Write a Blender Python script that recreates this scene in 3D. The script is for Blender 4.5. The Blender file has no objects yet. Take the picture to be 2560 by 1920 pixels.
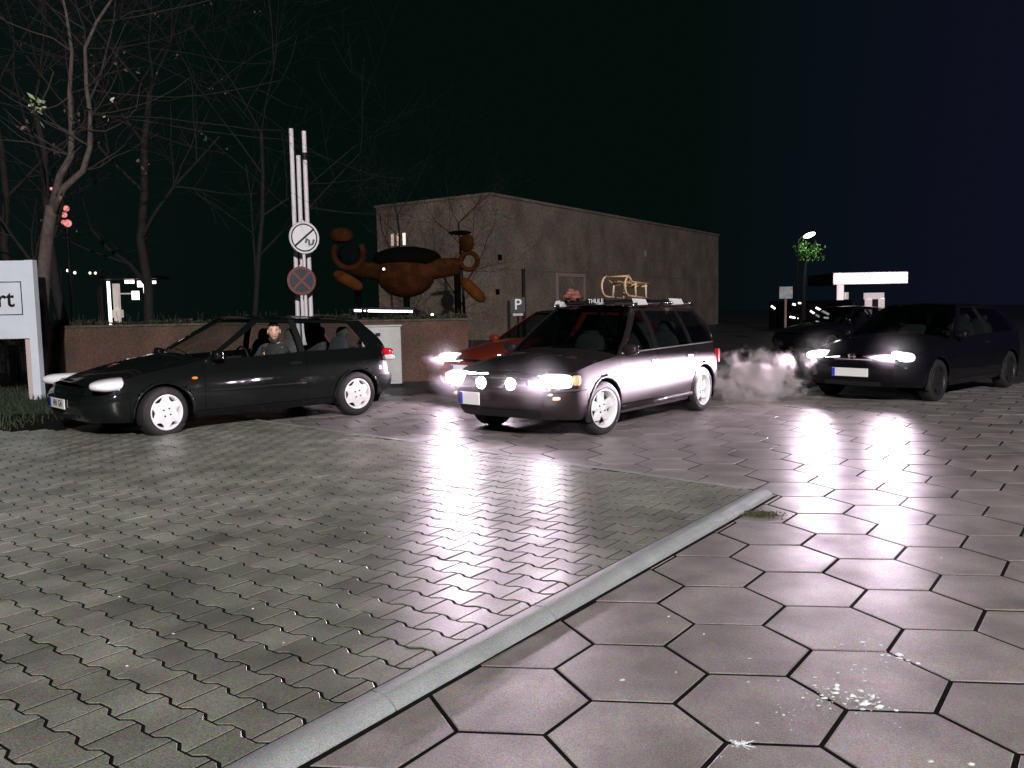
import bpy, bmesh, math, random
from mathutils import Vector, Matrix, noise
R = math.radians
PI = math.pi
random.seed(7)
S = bpy.context.scene
COL = S.collection

# ------------------------------------------------------------------ camera
cam_data = bpy.data.cameras.new('camera')
cam = bpy.data.objects.new('camera', cam_data)
COL.objects.link(cam)
pit, rol = R(5.114), R(-1.066)
fw = Vector((0, math.cos(pit), -math.sin(pit)))
rt = Vector((1, 0, 0)); up = Vector((0, math.sin(pit), math.cos(pit)))
r2 = rt*math.cos(rol) + up*math.sin(rol); u2 = -rt*math.sin(rol) + up*math.cos(rol)
M = Matrix((r2, u2, -fw)).transposed().to_4x4()
M.translation = Vector((0, 0, 1.38))
cam.matrix_world = M
cam_data.sensor_width = 36
cam_data.lens = 2087.0/2560*36
cam_data.clip_start = 0.05
cam_data.clip_end = 600
S.camera = cam

# ------------------------------------------------------------------ world: a clear, nearly black night sky
W = bpy.data.worlds.new('World'); S.world = W; W.use_nodes = True
nt = W.node_tree; nt.nodes.clear()
wo = nt.nodes.new('ShaderNodeOutputWorld'); bg = nt.nodes.new('ShaderNodeBackground')
tc = nt.nodes.new('ShaderNodeTexCoord'); sp = nt.nodes.new('ShaderNodeSeparateXYZ')
cr = nt.nodes.new('ShaderNodeValToRGB')
mr = nt.nodes.new('ShaderNodeMapRange'); mr.inputs[1].default_value = -0.6; mr.inputs[2].default_value = 0.6
nt.links.new(tc.outputs['Generated'], sp.inputs[0]); nt.links.new(sp.outputs['X'], mr.inputs[0])
nt.links.new(mr.outputs[0], cr.inputs[0]); nt.links.new(cr.outputs[0], bg.inputs[0]); nt.links.new(bg.outputs[0], wo.inputs[0])
e = cr.color_ramp.elements
e[0].position = 0.0; e[0].color = (0.0030, 0.0062, 0.0065, 1)
e[1].position = 1.0; e[1].color = (0.0058, 0.0052, 0.0165, 1)
k = e.new(0.3); k.color = (0.0010, 0.0046, 0.0034, 1)
k = e.new(0.68); k.color = (0.0010, 0.0046, 0.0036, 1)
bg.inputs['Strength'].default_value = 1.0

# weak moonlight (the only sun) from behind the photographer
sd = bpy.data.lights.new('moon_sun', 'SUN'); sd.energy = 0.22; sd.angle = R(3); sd.color = (0.85, 0.92, 1.0)
so = bpy.data.objects.new('moon_sun', sd); COL.objects.link(so)
so.rotation_euler = Vector((-0.35, 0.75, -0.55)).to_track_quat('-Z', 'Y').to_euler()

S.view_settings.view_transform = 'Standard'
S.view_settings.look = 'None'
S.view_settings.exposure = 0.0
S.view_settings.gamma = 1.0
S.view_settings.use_curve_mapping = False
S.render.engine = 'CYCLES'
S.cycles.max_bounces = 6
S.cycles.transparent_max_bounces = 12
S.cycles.volume_bounces = 1
S.cycles.use_denoising = True
S.cycles.sample_clamp_indirect = 3.0
S.cycles.caustics_reflective = False
S.cycles.caustics_refractive = False

# ------------------------------------------------------------------ materials
MATS = {}
def mat(name, col, rough=0.6, metal=0.0, coat=0.0, spec=0.5, emit=None, es=0.0, var=0.0, scale=8.0, bump=0.0, bscale=40.0,
        grain=0.0, gscale=300.0, objvar=0.0, rvar=0.0, col2=None, coatrough=0.03):
    if name in MATS: return MATS[name]
    m = bpy.data.materials.new(name); m.use_nodes = True; MATS[name] = m
    N = m.node_tree; b = N.nodes['Principled BSDF']; L = N.links
    b.inputs['Base Color'].default_value = (*col, 1)
    b.inputs['Roughness'].default_value = rough
    b.inputs['Metallic'].default_value = metal
    b.inputs['Coat Weight'].default_value = coat
    b.inputs['Coat Roughness'].default_value = coatrough
    b.inputs['Specular IOR Level'].default_value = spec
    if emit:
        b.inputs['Emission Color'].default_value = (*emit, 1); b.inputs['Emission Strength'].default_value = es
    if var or bump or grain or objvar or rvar or col2:
        t = N.nodes.new('ShaderNodeTexCoord')
        geo = N.nodes.new('ShaderNodeNewGeometry')
        last = None
        def mixv(fac_socket, lo, hi, prev):
            # multiply colour by a value running lo..hi
            mrn = N.nodes.new('ShaderNodeMapRange'); L.new(fac_socket, mrn.inputs[0])
            mrn.inputs[1].default_value = 0.3; mrn.inputs[2].default_value = 0.7
            mrn.inputs[3].default_value = lo; mrn.inputs[4].default_value = hi
            mx = N.nodes.new('ShaderNodeVectorMath'); mx.operation = 'SCALE'
            if prev is None: mx.inputs[0].default_value = col
            else: L.new(prev, mx.inputs[0])
            L.new(mrn.outputs[0], mx.inputs['Scale']); return mx.outputs[0]
        if col2:
            n = N.nodes.new('ShaderNodeTexNoise'); n.inputs['Scale'].default_value = scale*0.6; n.inputs['Detail'].default_value = 4
            L.new(geo.outputs['Position'], n.inputs['Vector'])
            mx = N.nodes.new('ShaderNodeMix'); mx.data_type = 'RGBA'
            mx.inputs[6].default_value = (*col, 1); mx.inputs[7].default_value = (*col2, 1)
            mrn = N.nodes.new('ShaderNodeMapRange'); mrn.inputs[1].default_value = 0.35; mrn.inputs[2].default_value = 0.65
            L.new(n.outputs['Fac'], mrn.inputs[0]); L.new(mrn.outputs[0], mx.inputs[0]); last = mx.outputs[2]
        if var:
            n = N.nodes.new('ShaderNodeTexNoise'); n.inputs['Scale'].default_value = scale; n.inputs['Detail'].default_value = 5
            L.new(geo.outputs['Position'], n.inputs['Vector']); last = mixv(n.outputs['Fac'], 1-var, 1+var, last)
        if grain:
            n = N.nodes.new('ShaderNodeTexNoise'); n.inputs['Scale'].default_value = gscale; n.inputs['Detail'].default_value = 1
            L.new(geo.outputs['Position'], n.inputs['Vector'])
            ma = N.nodes.new('ShaderNodeVectorMath'); ma.operation = 'MULTIPLY_ADD'; k_ = grain*3.4
            L.new(n.outputs['Color'], ma.inputs[0]); ma.inputs[1].default_value = (k_, k_*0.85, k_*1.05); ma.inputs[2].default_value = (1-k_/2, 1-k_*0.425, 1-k_*0.525)
            mm = N.nodes.new('ShaderNodeVectorMath'); mm.operation = 'MULTIPLY'
            if last is None: mm.inputs[0].default_value = col
            else: L.new(last, mm.inputs[0])
            L.new(ma.outputs[0], mm.inputs[1]); last = mm.outputs[0]
        if objvar:
            oi = N.nodes.new('ShaderNodeObjectInfo')
            mrn = N.nodes.new('ShaderNodeMapRange'); mrn.inputs[3].default_value = 1-objvar; mrn.inputs[4].default_value = 1+objvar
            L.new(oi.outputs['Random'], mrn.inputs[0])
            mx = N.nodes.new('ShaderNodeVectorMath'); mx.operation = 'SCALE'
            if last is None: mx.inputs[0].default_value = col
            else: L.new(last, mx.inputs[0])
            L.new(mrn.outputs[0], mx.inputs['Scale']); last = mx.outputs[0]
        if last is not None: L.new(last, b.inputs['Base Color'])
        if rvar:
            n = N.nodes.new('ShaderNodeTexNoise'); n.inputs['Scale'].default_value = 3.0; n.inputs['Detail'].default_value = 6
            L.new(geo.outputs['Position'], n.inputs['Vector'])
            mrn = N.nodes.new('ShaderNodeMapRange'); mrn.inputs[1].default_value = 0.3; mrn.inputs[2].default_value = 0.7
            mrn.inputs[3].default_value = max(0.05, rough-rvar); mrn.inputs[4].default_value = rough+rvar
            L.new(n.outputs['Fac'], mrn.inputs[0]); L.new(mrn.outputs[0], b.inputs['Roughness'])
        if bump:
            n = N.nodes.new('ShaderNodeTexNoise'); n.inputs['Scale'].default_value = bscale; n.inputs['Detail'].default_value = 3
            L.new(geo.outputs['Position'], n.inputs['Vector'])
            bp = N.nodes.new('ShaderNodeBump'); bp.inputs['Strength'].default_value = bump; bp.inputs['Distance'].default_value = 0.01
            L.new(n.outputs['Fac'], bp.inputs['Height']); L.new(bp.outputs[0], b.inputs['Normal'])
    return m

def glass(name, tint=(0.36, 0.42, 0.40), refl=1.0):
    if name in MATS: return MATS[name]
    m = bpy.data.materials.new(name); m.use_nodes = True; MATS[name] = m
    N = m.node_tree; N.nodes.clear(); L = N.links
    o = N.nodes.new('ShaderNodeOutputMaterial'); tr = N.nodes.new('ShaderNodeBsdfTransparent'); gl = N.nodes.new('ShaderNodeBsdfGlossy')
    tr.inputs[0].default_value = (*tint, 1); gl.inputs['Roughness'].default_value = 0.02
    lw = N.nodes.new('ShaderNodeLayerWeight'); lw.inputs[0].default_value = 0.5
    pw_ = N.nodes.new('ShaderNodeMath'); pw_.operation = 'POWER'; pw_.inputs[1].default_value = 4.5; L.new(lw.outputs['Facing'], pw_.inputs[0])
    fr = N.nodes.new('ShaderNodeMath'); fr.operation = 'MULTIPLY_ADD'; fr.inputs[1].default_value = 0.92; fr.inputs[2].default_value = 0.05; L.new(pw_.outputs[0], fr.inputs[0])
    mx = N.nodes.new('ShaderNodeMixShader'); L.new(fr.outputs[0], mx.inputs[0]); L.new(tr.outputs[0], mx.inputs[1]); L.new(gl.outputs[0], mx.inputs[2])
    L.new(mx.outputs[0], o.inputs[0]); return m

def emis(name, col, s):
    return mat(name, (0.8, 0.8, 0.8), 0.4, emit=col, es=s)

M_slab = mat('slab_concrete', (0.255, 0.226, 0.222), 0.40, spec=0.5, var=0.32, scale=3.2, grain=0.8, gscale=190, objvar=0.13, rvar=0.10, bump=0.16, bscale=130)
M_brick = mat('paver_concrete', (0.190, 0.186, 0.160), 0.38, spec=0.5, var=0.34, scale=2.6, grain=0.85, gscale=170, objvar=0.22, rvar=0.09, bump=0.16, bscale=120, col2=(0.16, 0.165, 0.135))
M_kerb = mat('kerb_concrete', (0.27, 0.285, 0.29), 0.55, var=0.12, scale=6, grain=0.6, gscale=210, bump=0.3, bscale=140)
M_joint = mat('joint_dirt', (0.006, 0.006, 0.005), 0.95, var=0.5, scale=30, spec=0.1)
M_asph = mat('asphalt', (0.05, 0.046, 0.046), 0.55, var=0.3, scale=3, grain=0.4, gscale=120, bump=0.5, bscale=90, rvar=0.1)
M_black = mat('black_paint', (0.004, 0.006, 0.005), 0.5, coat=0.8, spec=0.05, coatrough=0.06)
M_wag = mat('dark_maroon_paint', (0.023, 0.0165, 0.0175), 0.5, coat=0.8, spec=0.1, coatrough=0.06)
M_red = mat('red_paint', (0.17, 0.022, 0.012), 0.5, coat=0.8, spec=0.1, coatrough=0.06)
M_dkgrey = mat('dark_plum_paint', (0.004, 0.0035, 0.0065), 0.5, coat=0.5, spec=0.1, coatrough=0.06)
M_pale = mat('pale_paint', (0.05, 0.045, 0.05), 0.4, coat=0.8)
M_plast = mat('black_plastic', (0.009, 0.009, 0.009), 0.6, spec=0.25)
M_void = mat('dark_cavity', (0.004, 0.004, 0.004), 0.95, spec=0.0)
M_tyre = mat('tyre_rubber', (0.013, 0.012, 0.012), 0.75, bump=0.3, bscale=60)
M_rim = mat('white_rim_paint', (0.82, 0.80, 0.83), 0.35)
M_rimk = mat('unlit_rim', (0.012, 0.011, 0.014), 0.5)  # rim colour darkened to stand for the unlit car side
M_rimd = mat('brake_dark', (0.02, 0.02, 0.02), 0.6)
M_chrome = mat('chrome', (0.85, 0.85, 0.85), 0.18, metal=1.0)
M_seat = mat('seat_fabric', (0.05, 0.055, 0.055), 0.9, var=0.2, scale=20)
M_plate = mat('plate_white', (0.9, 0.9, 0.9), 0.35)
M_plateb = mat('plate_blue', (0.02, 0.05, 0.7), 0.4)
M_ink = mat('black_ink', (0.01, 0.01, 0.01), 0.5)
M_amber = mat('amber_lens', (0.9, 0.25, 0.01), 0.2, coat=0.5)
M_redl = mat('red_lens', (0.75, 0.01, 0.03), 0.15, coat=0.6)
M_clear = mat('clear_lens', (0.85, 0.83, 0.86), 0.12, coat=1.0)
M_lampon = emis('lit_headlamp', (1.0, 0.86, 1.0), 65.0)
M_lenson = mat('lit_lens', (0.85, 0.83, 0.86), 0.15, coat=1.0, emit=(1.0, 0.93, 1.0), es=2.2)
M_glass = glass('car_glass')
M_glassc = glass('clear_car_glass', (0.8, 0.85, 0.83))
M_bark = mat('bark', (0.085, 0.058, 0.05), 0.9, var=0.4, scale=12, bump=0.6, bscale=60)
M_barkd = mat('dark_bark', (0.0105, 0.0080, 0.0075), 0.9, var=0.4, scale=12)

# ------------------------------------------------------------------ mesh helpers
def link_mesh(name, verts, faces, m, parent=None, smooth=False, mats=None, mi=None, loc=None):
    me = bpy.data.meshes.new(name); me.from_pydata([tuple(v) for v in verts], [], faces)
    if isinstance(m, (list, tuple)):
        for q in m: me.materials.append(q)
    elif m: me.materials.append(m)
    if mi: me.polygons.foreach_set('material_index', mi)
    if smooth: me.polygons.foreach_set('use_smooth', [True]*len(me.polygons))
    me.update()
    o = bpy.data.objects.new(name, me); COL.objects.link(o)
    if loc: o.location = loc
    if parent: o.parent = parent
    return o
class MB:
    def __init__(s): s.v = []; s.f = []; s.mi = []; s.cm = 0
    def add(s, vs, fs):
        n = len(s.v); s.v += [tuple(v) for v in vs]; s.f += [tuple(i+n for i in f) for f in fs]; s.mi += [s.cm]*len(fs); return s
    def box(s, c, d, rz=0.0, rot=None):
        x, y, z = d[0]/2, d[1]/2, d[2]/2
        P = [Vector((a*x, b*y, c2*z)) for a in (-1, 1) for b in (-1, 1) for c2 in (-1, 1)]
        Q = rot if rot else Matrix.Rotation(rz, 3, 'Z')
        P = [Q @ p + Vector(c) for p in P]
        return s.add(P, [(0, 1, 3, 2), (4, 6, 7, 5), (0, 4, 5, 1), (2, 3, 7, 6), (0, 2, 6, 4), (1, 5, 7, 3)])
    def tube(s, pts, rad, n=8, cap=True):
        pts = [Vector(p) for p in pts]
        if not isinstance(rad, (list, tuple)): rad = [rad]*len(pts)
        vs = []; fs = []
        for i, p in enumerate(pts):
            a = pts[max(0, i-1)]; b = pts[min(len(pts)-1, i+1)]; d = (b-a)
            d = d.normalized() if d.length > 1e-9 else Vector((0, 0, 1))
            u = d.orthogonal().normalized() if i == 0 else (u - d*u.dot(d)).normalized()
            w = d.cross(u)
            for j in range(n):
                t = 2*PI*j/n; vs.append(p + (u*math.cos(t)+w*math.sin(t))*rad[i])
        for i in range(len(pts)-1):
            for j in range(n):
                a = i*n+j; b = i*n+(j+1) % n; fs.append((a, b, b+n, a+n))
        if cap:
            fs.append(tuple(range(n-1, -1, -1))); fs.append(tuple((len(pts)-1)*n+j for j in range(n)))
        return s.add(vs, fs)
    def lathe(s, prof, n=32, c=(0, 0, 0), axis='Z', rot=None):
        vs = []; fs = []
        for r, h in prof:
            for j in range(n):
                t = 2*PI*j/n
                if axis == 'Z': v = Vector((r*math.cos(t), r*math.sin(t), h))
                elif axis == 'Y': v = Vector((r*math.cos(t), h, r*math.sin(t)))
                else: v = Vector((h, r*math.cos(t), r*math.sin(t)))
                if rot: v = rot @ v
                vs.append(v+Vector(c))
        for i in range(len(prof)-1):
            for j in range(n):
                a = i*n+j; b = i*n+(j+1) % n; fs.append((a, b, b+n, a+n))
        return s.add(vs, fs)
    def prism(s, poly, z0, z1):
        n = len(poly); vs = [(x, y, z0) for x, y in poly]+[(x, y, z1) for x, y in poly]
        fs = [tuple(range(n-1, -1, -1)), tuple(range(n, 2*n))]+[(i, (i+1) % n, (i+1) % n+n, i+n) for i in range(n)]
        return s.add(vs, fs)
    def ell(s, c, r, n=16, m=10, rot=None, e=1.0):
        vs = []; fs = []
        def pw(a): return math.copysign(abs(a)**e, a)
        for i in range(m+1):
            ph = -PI/2+PI*i/m
            for j in range(n):
                t = 2*PI*j/n
                v = Vector((r[0]*pw(math.cos(ph))*pw(math.cos(t)), r[1]*pw(math.cos(ph))*pw(math.sin(t)), r[2]*pw(math.sin(ph))))
                if rot: v = rot @ v
                vs.append(v+Vector(c))
        for i in range(m):
            for j in range(n):
                a = i*n+j; b = i*n+(j+1) % n; fs.append((a, b, b+n, a+n))
        return s.add(vs, fs)
    def build(s, name, m, parent=None, smooth=False, loc=None):
        o = link_mesh(name, s.v, s.f, m, parent, smooth, mi=s.mi if isinstance(m, (list, tuple)) else None, loc=loc)
        bm = bmesh.new(); bm.from_mesh(o.data); bmesh.ops.recalc_face_normals(bm, faces=bm.faces); bm.to_mesh(o.data); bm.free()
        return o
def empty(name, loc=(0, 0, 0), rz=0.0, label=None, cat=None, group=None, kind=None):
    o = bpy.data.objects.new(name, None); COL.objects.link(o); o.location = loc; o.rotation_euler = (0, 0, rz)
    return tag(o, label, cat, group, kind)
def tag(o, label=None, cat=None, group=None, kind=None):
    if label: o['label'] = label
    if cat: o['category'] = cat
    if group: o['group'] = group
    if kind: o['kind'] = kind
    return o
def text(name, s, size, m, parent, mat_world, depth=0.002, align='CENTER', scx=1.0):
    c = bpy.data.curves.new(name, 'FONT'); c.body = s; c.size = size; c.extrude = depth; c.align_x = align; c.align_y = 'CENTER'; c.offset = size*0.012
    t = bpy.data.objects.new('tmp_text', c); COL.objects.link(t)
    me = bpy.data.meshes.new_from_object(t.evaluated_get(bpy.context.evaluated_depsgraph_get()))
    bpy.data.objects.remove(t)
    me.materials.clear(); me.materials.append(m)
    o = bpy.data.objects.new(name, me); COL.objects.link(o); o.parent = parent
    for v in me.vertices: v.co.x *= scx; v.co = mat_world @ v.co
    return o
def frame(origin, right, upv):
    r = Vector(right).normalized(); u = Vector(upv).normalized(); n = r.cross(u)
    m = Matrix((r, u, n)).transposed().to_4x4(); m.translation = Vector(origin); return m

# ------------------------------------------------------------------ ground
ASPH_Z = -0.075
g = 260.0
o = link_mesh('ground', [(-g, -g, ASPH_Z), (g, -g, ASPH_Z), (g, g, ASPH_Z), (-g, g, ASPH_Z)], [(0, 1, 2, 3)], M_asph)
tag(o, 'dark asphalt ground reaching past the parked cars', kind='structure')

KC = Vector((1.88, 5.94))                       # corner where the two kerb lines meet
KA = Vector((-0.68, 2.43)); d1 = (KC-KA).normalized()      # kerb running towards the photographer
KB = Vector((-3.19, 10.54)); d2 = (KB-KC).normalized()     # kerb running off to the left, behind the hatchback
n1 = Vector((-d1.y, d1.x))                      # towards the small pavers
n2 = Vector((-d2.y, d2.x))
if n2.dot(Vector((-5, 0))-KC) < 0: n2 = -n2
def clip(poly, p, n):                            # keep the side where (q-p).n >= 0
    out = []
    for i in range(len(poly)):
        a, b = poly[i], poly[(i+1) % len(poly)]
        da, db = (a-p).dot(n), (b-p).dot(n)
        if da >= 0: out.append(a)
        if da*db < 0: out.append(a+(b-a)*(da/(da-db)))
    return out
def area(poly):
    return abs(sum(poly[i].x*poly[(i+1) % len(poly)].y-poly[(i+1) % len(poly)].x*poly[i].y for i in range(len(poly))))/2
def inset_poly(poly, d):
    c = sum(poly, Vector((0, 0)))/len(poly); n = len(poly); out = []
    s = 1 if sum(poly[i].x*poly[(i+1) % n].y-poly[(i+1) % n].x*poly[i].y for i in range(n)) > 0 else -1
    for i in range(n):
        p0, p1, p2 = poly[i-1], poly[i], poly[(i+1) % n]
        a = (p1-p0); b = (p2-p1)
        if a.length < 1e-6 or b.length < 1e-6: out.append(p1); continue
        a.normalize(); b.normalize()
        na = Vector((-a.y, a.x))*s; nb = Vector((-b.y, b.x))*s
        k = (na+nb)
        if k.length < 1e-3: out.append(p1+na*d); continue
        k = k/(1+na.dot(nb)) if (1+na.dot(nb)) > 0.2 else k.normalized()*1.5
        out.append(p1+k*d)
    return out
def paver_geo(poly, ztop, zbot, ch, c):
    """slab with bevelled top edge, local to centre c"""
    top = inset_poly(poly, ch); n = len(poly)
    vs = [(p.x-c.x, p.y-c.y, 0.0) for p in top]+[(p.x-c.x, p.y-c.y, -ch*0.55) for p in poly]+[(p.x-c.x, p.y-c.y, zbot-ztop) for p in poly]
    fs = [tuple(range(n))]
    for i in range(n):
        j = (i+1) % n
        fs.append((i, i+n, j+n, j)); fs.append((i+n, i+2*n, j+2*n, j+n))
    return vs, fs
def ccw(poly):
    n = len(poly)
    return poly if sum(poly[i].x*poly[(i+1) % n].y-poly[(i+1) % n].x*poly[i].y for i in range(n)) > 0 else poly[::-1]

def in_view(c, m=1.12):
    # a generous plan wedge in front of the camera; what stands wholly outside it is left out
    return c.y > 1.7 and abs(c.x) < 0.62*c.y*m+0.5

# hexagonal slabs -----------------------------------------------------------
hexbase = MB()
HA = 0.28944; HO = Vector((0.43043, 3.0677)); HY = -0.116773
ch_, sh_ = math.cos(HY), math.sin(HY)
def lat(x, y): return Vector((HA*(ch_*x-sh_*y)+HO.x, HA*(sh_*x+ch_*y)+HO.y))
slabs = []
FAR = 13.9
for i in range(-14, 34):
    for j in range(-26, 40):
        cx = 1.5*i; cy = math.sqrt(3)*(j+0.5*(i % 2))
        c = lat(cx, cy)
        if not in_view(c) or c.y > FAR or c.x < -5.4: continue
        if c.y > 12.6 and c.x > 4.6 + (c.y-12.6)*-1.0 and c.x > 5: pass
        poly = [lat(cx+math.cos(PI/3*k), cy+math.sin(PI/3*k)) for k in range(6)]
        polys = []
        # region A: right of kerb 1 ; region B: beyond kerb 2 ; their union around the convex paver corner
        a = clip(poly, KC-n1*0.014, -n1)
        if len(a) > 2: polys.append(a)
        b = clip(clip(poly, KC-n1*0.014, n1), KC-n2*0.006, -n2)
        if len(b) > 2: polys.append(b)
        if len(polys) == 2 and abs(area(polys[0])+area(polys[1])-area(poly)) < 1e-3: polys = [poly]
        for q in polys:
            q = [p for k, p in enumerate(q) if (p-q[k-1]).length > 1e-3]
            if len(q) < 3 or area(q) < 0.004: continue
            q = ccw(q)
            q = inset_poly(q, 0.0088)
            slabs.append((q, sum(q, Vector((0, 0)))/len(q)))
slabs.sort(key=lambda t: t[1].length)
hexroot = empty('hexagonal_pavement', (0, 0, 0)); tag(hexroot, 'pavement of large wet hexagonal concrete slabs', kind='structure')
full_area = area(slabs[0][0]); rest = MB(); shared = None; nsl = 0
rnd = random.Random(3)
for q, c in slabs:
    zt = rnd.uniform(-0.0008, 0.0016); tx, ty = [max(-.004, min(.004, rnd.gauss(0, 0.0024))) for _ in (0, 1)]
    vs, fs = paver_geo(q, 0.0, -0.06, 0.0030, c)
    if nsl < 298:
        nsl += 1
        o = link_mesh('slab', vs, fs, M_slab, hexroot, loc=(c.x, c.y, zt)); o.rotation_euler = (tx, ty, 0)
    else:
        rest.add([(x+c.x, y+c.y, z+zt+ty*x+tx*y) for x, y, z in vs], fs)
if rest.v:
    o = link_mesh('distant_slabs', rest.v, rest.f, M_slab, hexroot); o['kind'] = 'stuff'
# bedding under slabs and pavers
def sheet(name, poly, z, m, parent=None, label=None):
    o = link_mesh(name, [(p[0], p[1], z) for p in poly], [tuple(range(len(poly)))], m, parent); return o
o = sheet('paving_bed', [(-9.5, 1.2), (10.5, 1.2), (10.5, FAR-0.1), (-9.5, FAR-0.1)], -0.0030, M_joint)
tag(o, 'dark earth bed showing in the paving joints', kind='structure')

# small double-T pavers ------------------------------------------------------
BZ = 0.042
vdir = Vector((math.cos(R(54.2)), math.sin(R(54.2)))); udir = Vector((vdir.y, -vdir.x))
BL, BW, BA = 0.2045, 0.1625, 0.0125
BO = Vector((-0.043, 4.167))
def prof(s):                                    # trapezoid wave, low at s=0, high at s=L/2
    t = (s/BL) % 1.0
    d = min(t, 1-t)                            # 0 at the joint above, .5 opposite
    return -BA if d < 0.14 else (BA if d > 0.32 else -BA+2*BA*(d-0.14)/0.18)
def bp(s, v): return BO+udir*s+vdir*v
g1 = 0.0049
brk = []
kw = 0.125
lawn_n = Vector((1, -0.12)).normalized(); lawn_p = Vector((-6.35, 10.5))
for r_ in range(-45, 75):
    off = 0 if r_ % 2 == 0 else BL/2
    for c_ in range(-70, 50):
        s0 = c_*BL+off; v0 = r_*BW
        cen = bp(s0+BL/2, v0+BW/2)
        if not in_view(cen) or (cen-KC).dot(n1) < 0.05 or (cen-KC).dot(n2) < 0.05: continue
        if cen.x < -7.2: continue
        if cen.y > 9.9 and cen.x < -5.3: continue
        # bottom line of this row: joints above sit at s0 ; profile low at its own joints
        ss = [0, 0.14, 0.32, 0.5, 0.68, 0.86, 1.0]
        ks = [0, 1, 2, 4, 5, 6]
        bot = []; topl = []
        for k in ks:
            s = ss[k]*BL
            se = s+(g1 if k == 0 else (-g1 if k == 6 else 0))
            # lower edge: its ends bulge down ; upper edge: its ends bulge up
            bot.append(bp(s0+se, v0+prof(s)+g1))
            topl.append(bp(s0+se, v0+BW-prof(s)-g1))
        poly = bot+topl[::-1]
        inner = clip(clip(poly, KC+n1*(kw+0.006), n1), KC+n2*0.086, n2)
        if len(inner) < 3 or area(inner) < 0.0025: continue
        inner = [p for k, p in enumerate(inner) if (p-inner[k-1]).length > 1e-3]
        cut = len(inner) != len(poly) or area(inner) < area(poly)*0.999
        brk.append((ccw(inner), cen, cut))
bedp = [KC+n1*0.1+n2*0.09, KC-d1*6.5+n1*0.1]
bp_ = [KC+n1*0.0, KC-d1*6.2, Vector((-9.5, 1.0)), Vector((-9.5, 12.0)), KC+d2*8.2]
bp_ = clip(clip(bp_, KC+n1*0.1, n1), KC+n2*0.05, n2)
o = sheet('sand_bed', [(p.x, p.y) for p in bp_], BZ-0.0027, M_joint); tag(o, 'dark sand filling the joints between the small pavers', kind='structure')
brk.sort(key=lambda t: t[1].length)
brroot = empty('brick_pavement', (0, 0, 0)); tag(brroot, 'pavement of small interlocking double T concrete pavers', kind='structure')
rest = MB(); nb = 0; shared = None; rot0 = None
for poly, c, cut in brk:
    zt = BZ+max(-0.0008, min(0.002, rnd.gauss(0, 0.0007))); tx, ty = [max(-.008, min(.008, rnd.gauss(0, 0.0045))) for _ in (0, 1)]
    if nb < 298:
        nb += 1
        if not cut and shared is not None:
            o = bpy.data.objects.new('paver', shared); COL.objects.link(o); o.parent = brroot; o.location = (c.x, c.y, zt)
        else:
            vs, fs = paver_geo(poly, 0, -0.07, 0.0022, c)
            o = link_mesh('paver', vs, fs, M_brick, brroot, loc=(c.x, c.y, zt))
            if not cut: shared = o.data
        o.rotation_euler = (tx, ty, 0)
    else:
        vs, fs = paver_geo(poly, 0, -0.07, 0.0022, c)
        rest.add([(x+c.x, y+c.y, z+zt+ty*x+tx*y) for x, y, z in vs], fs)
o = link_mesh('distant_pavers', rest.v, rest.f, M_brick, brroot); o['kind'] = 'stuff'

# kerb stones ----------------------------------------------------------------
kroot = empty('kerb', (0, 0, 0)); tag(kroot, 'pale rounded concrete kerb between the two kinds of paving', kind='structure')
def kerb_stone(p0, p1, n, w, round_r, skew0=0.0, skew1=0.0):
    # cross-section from the low (hexagon) edge to the paver side
    sec = [(0.004, -0.05), (0.004, 0.0), (0.008, 0.008), (0.018, 0.018), (0.032, 0.028), (0.046, 0.036), (0.060, BZ-0.0012), (0.074, BZ), (w-0.004, BZ), (w, BZ-0.003), (w, -0.05)]
    if round_r == 0: sec = [(0.004, -0.05), (0.004, BZ-0.012), (0.012, BZ-0.003), (0.02, BZ), (w-0.004, BZ), (w, BZ-0.004), (w, -0.05)]
    d = (p1-p0).normalized(); vs = []
    for p, sk in ((p0, skew0), (p1, skew1)):
        for a, z in sec: q = p+n*a+d*(sk*a); vs.append((q.x, q.y, z))
    m_ = len(sec); fs = [(i, i+1, i+1+m_, i+m_) for i in range(m_-1)]
    if (p1-p0).x*n.y-(p1-p0).y*n.x > 0: fs = [f[::-1] for f in fs]
    b = MB().add(vs, fs).add(vs, [tuple(range(m_-1, -1, -1)), tuple(range(m_, 2*m_))]); o = link_mesh('kerb_stone', b.v, b.f, M_kerb, kroot)
    for pl in o.data.polygons: pl.use_smooth = len(pl.vertices) == 4
    return o
L1 = 5.6; t = -1.3; j0 = (Vector((-0.447, 2.806))-KA).dot(d1)
js = sorted([j0+1.02*k for k in range(-3, 4)])
js = [x for x in js if x < (KC-KA).length-0.15]+[(KC-KA).length]
for a, b in zip(js[:-1], js[1:]):
    last = b == js[-1]
    kerb_stone(KA+d1*(a+0.004), KA+d1*(b-(0 if last else 0.004)), n1, kw, 1)
ln = (KB-KC).length+0.9; x = 0.16
while x < ln:
    b = min(x+1.0, ln); kerb_stone(KC+d2*(x+0.004), KC+d2*(b-0.004), n2, 0.08, 0); x = b

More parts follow.
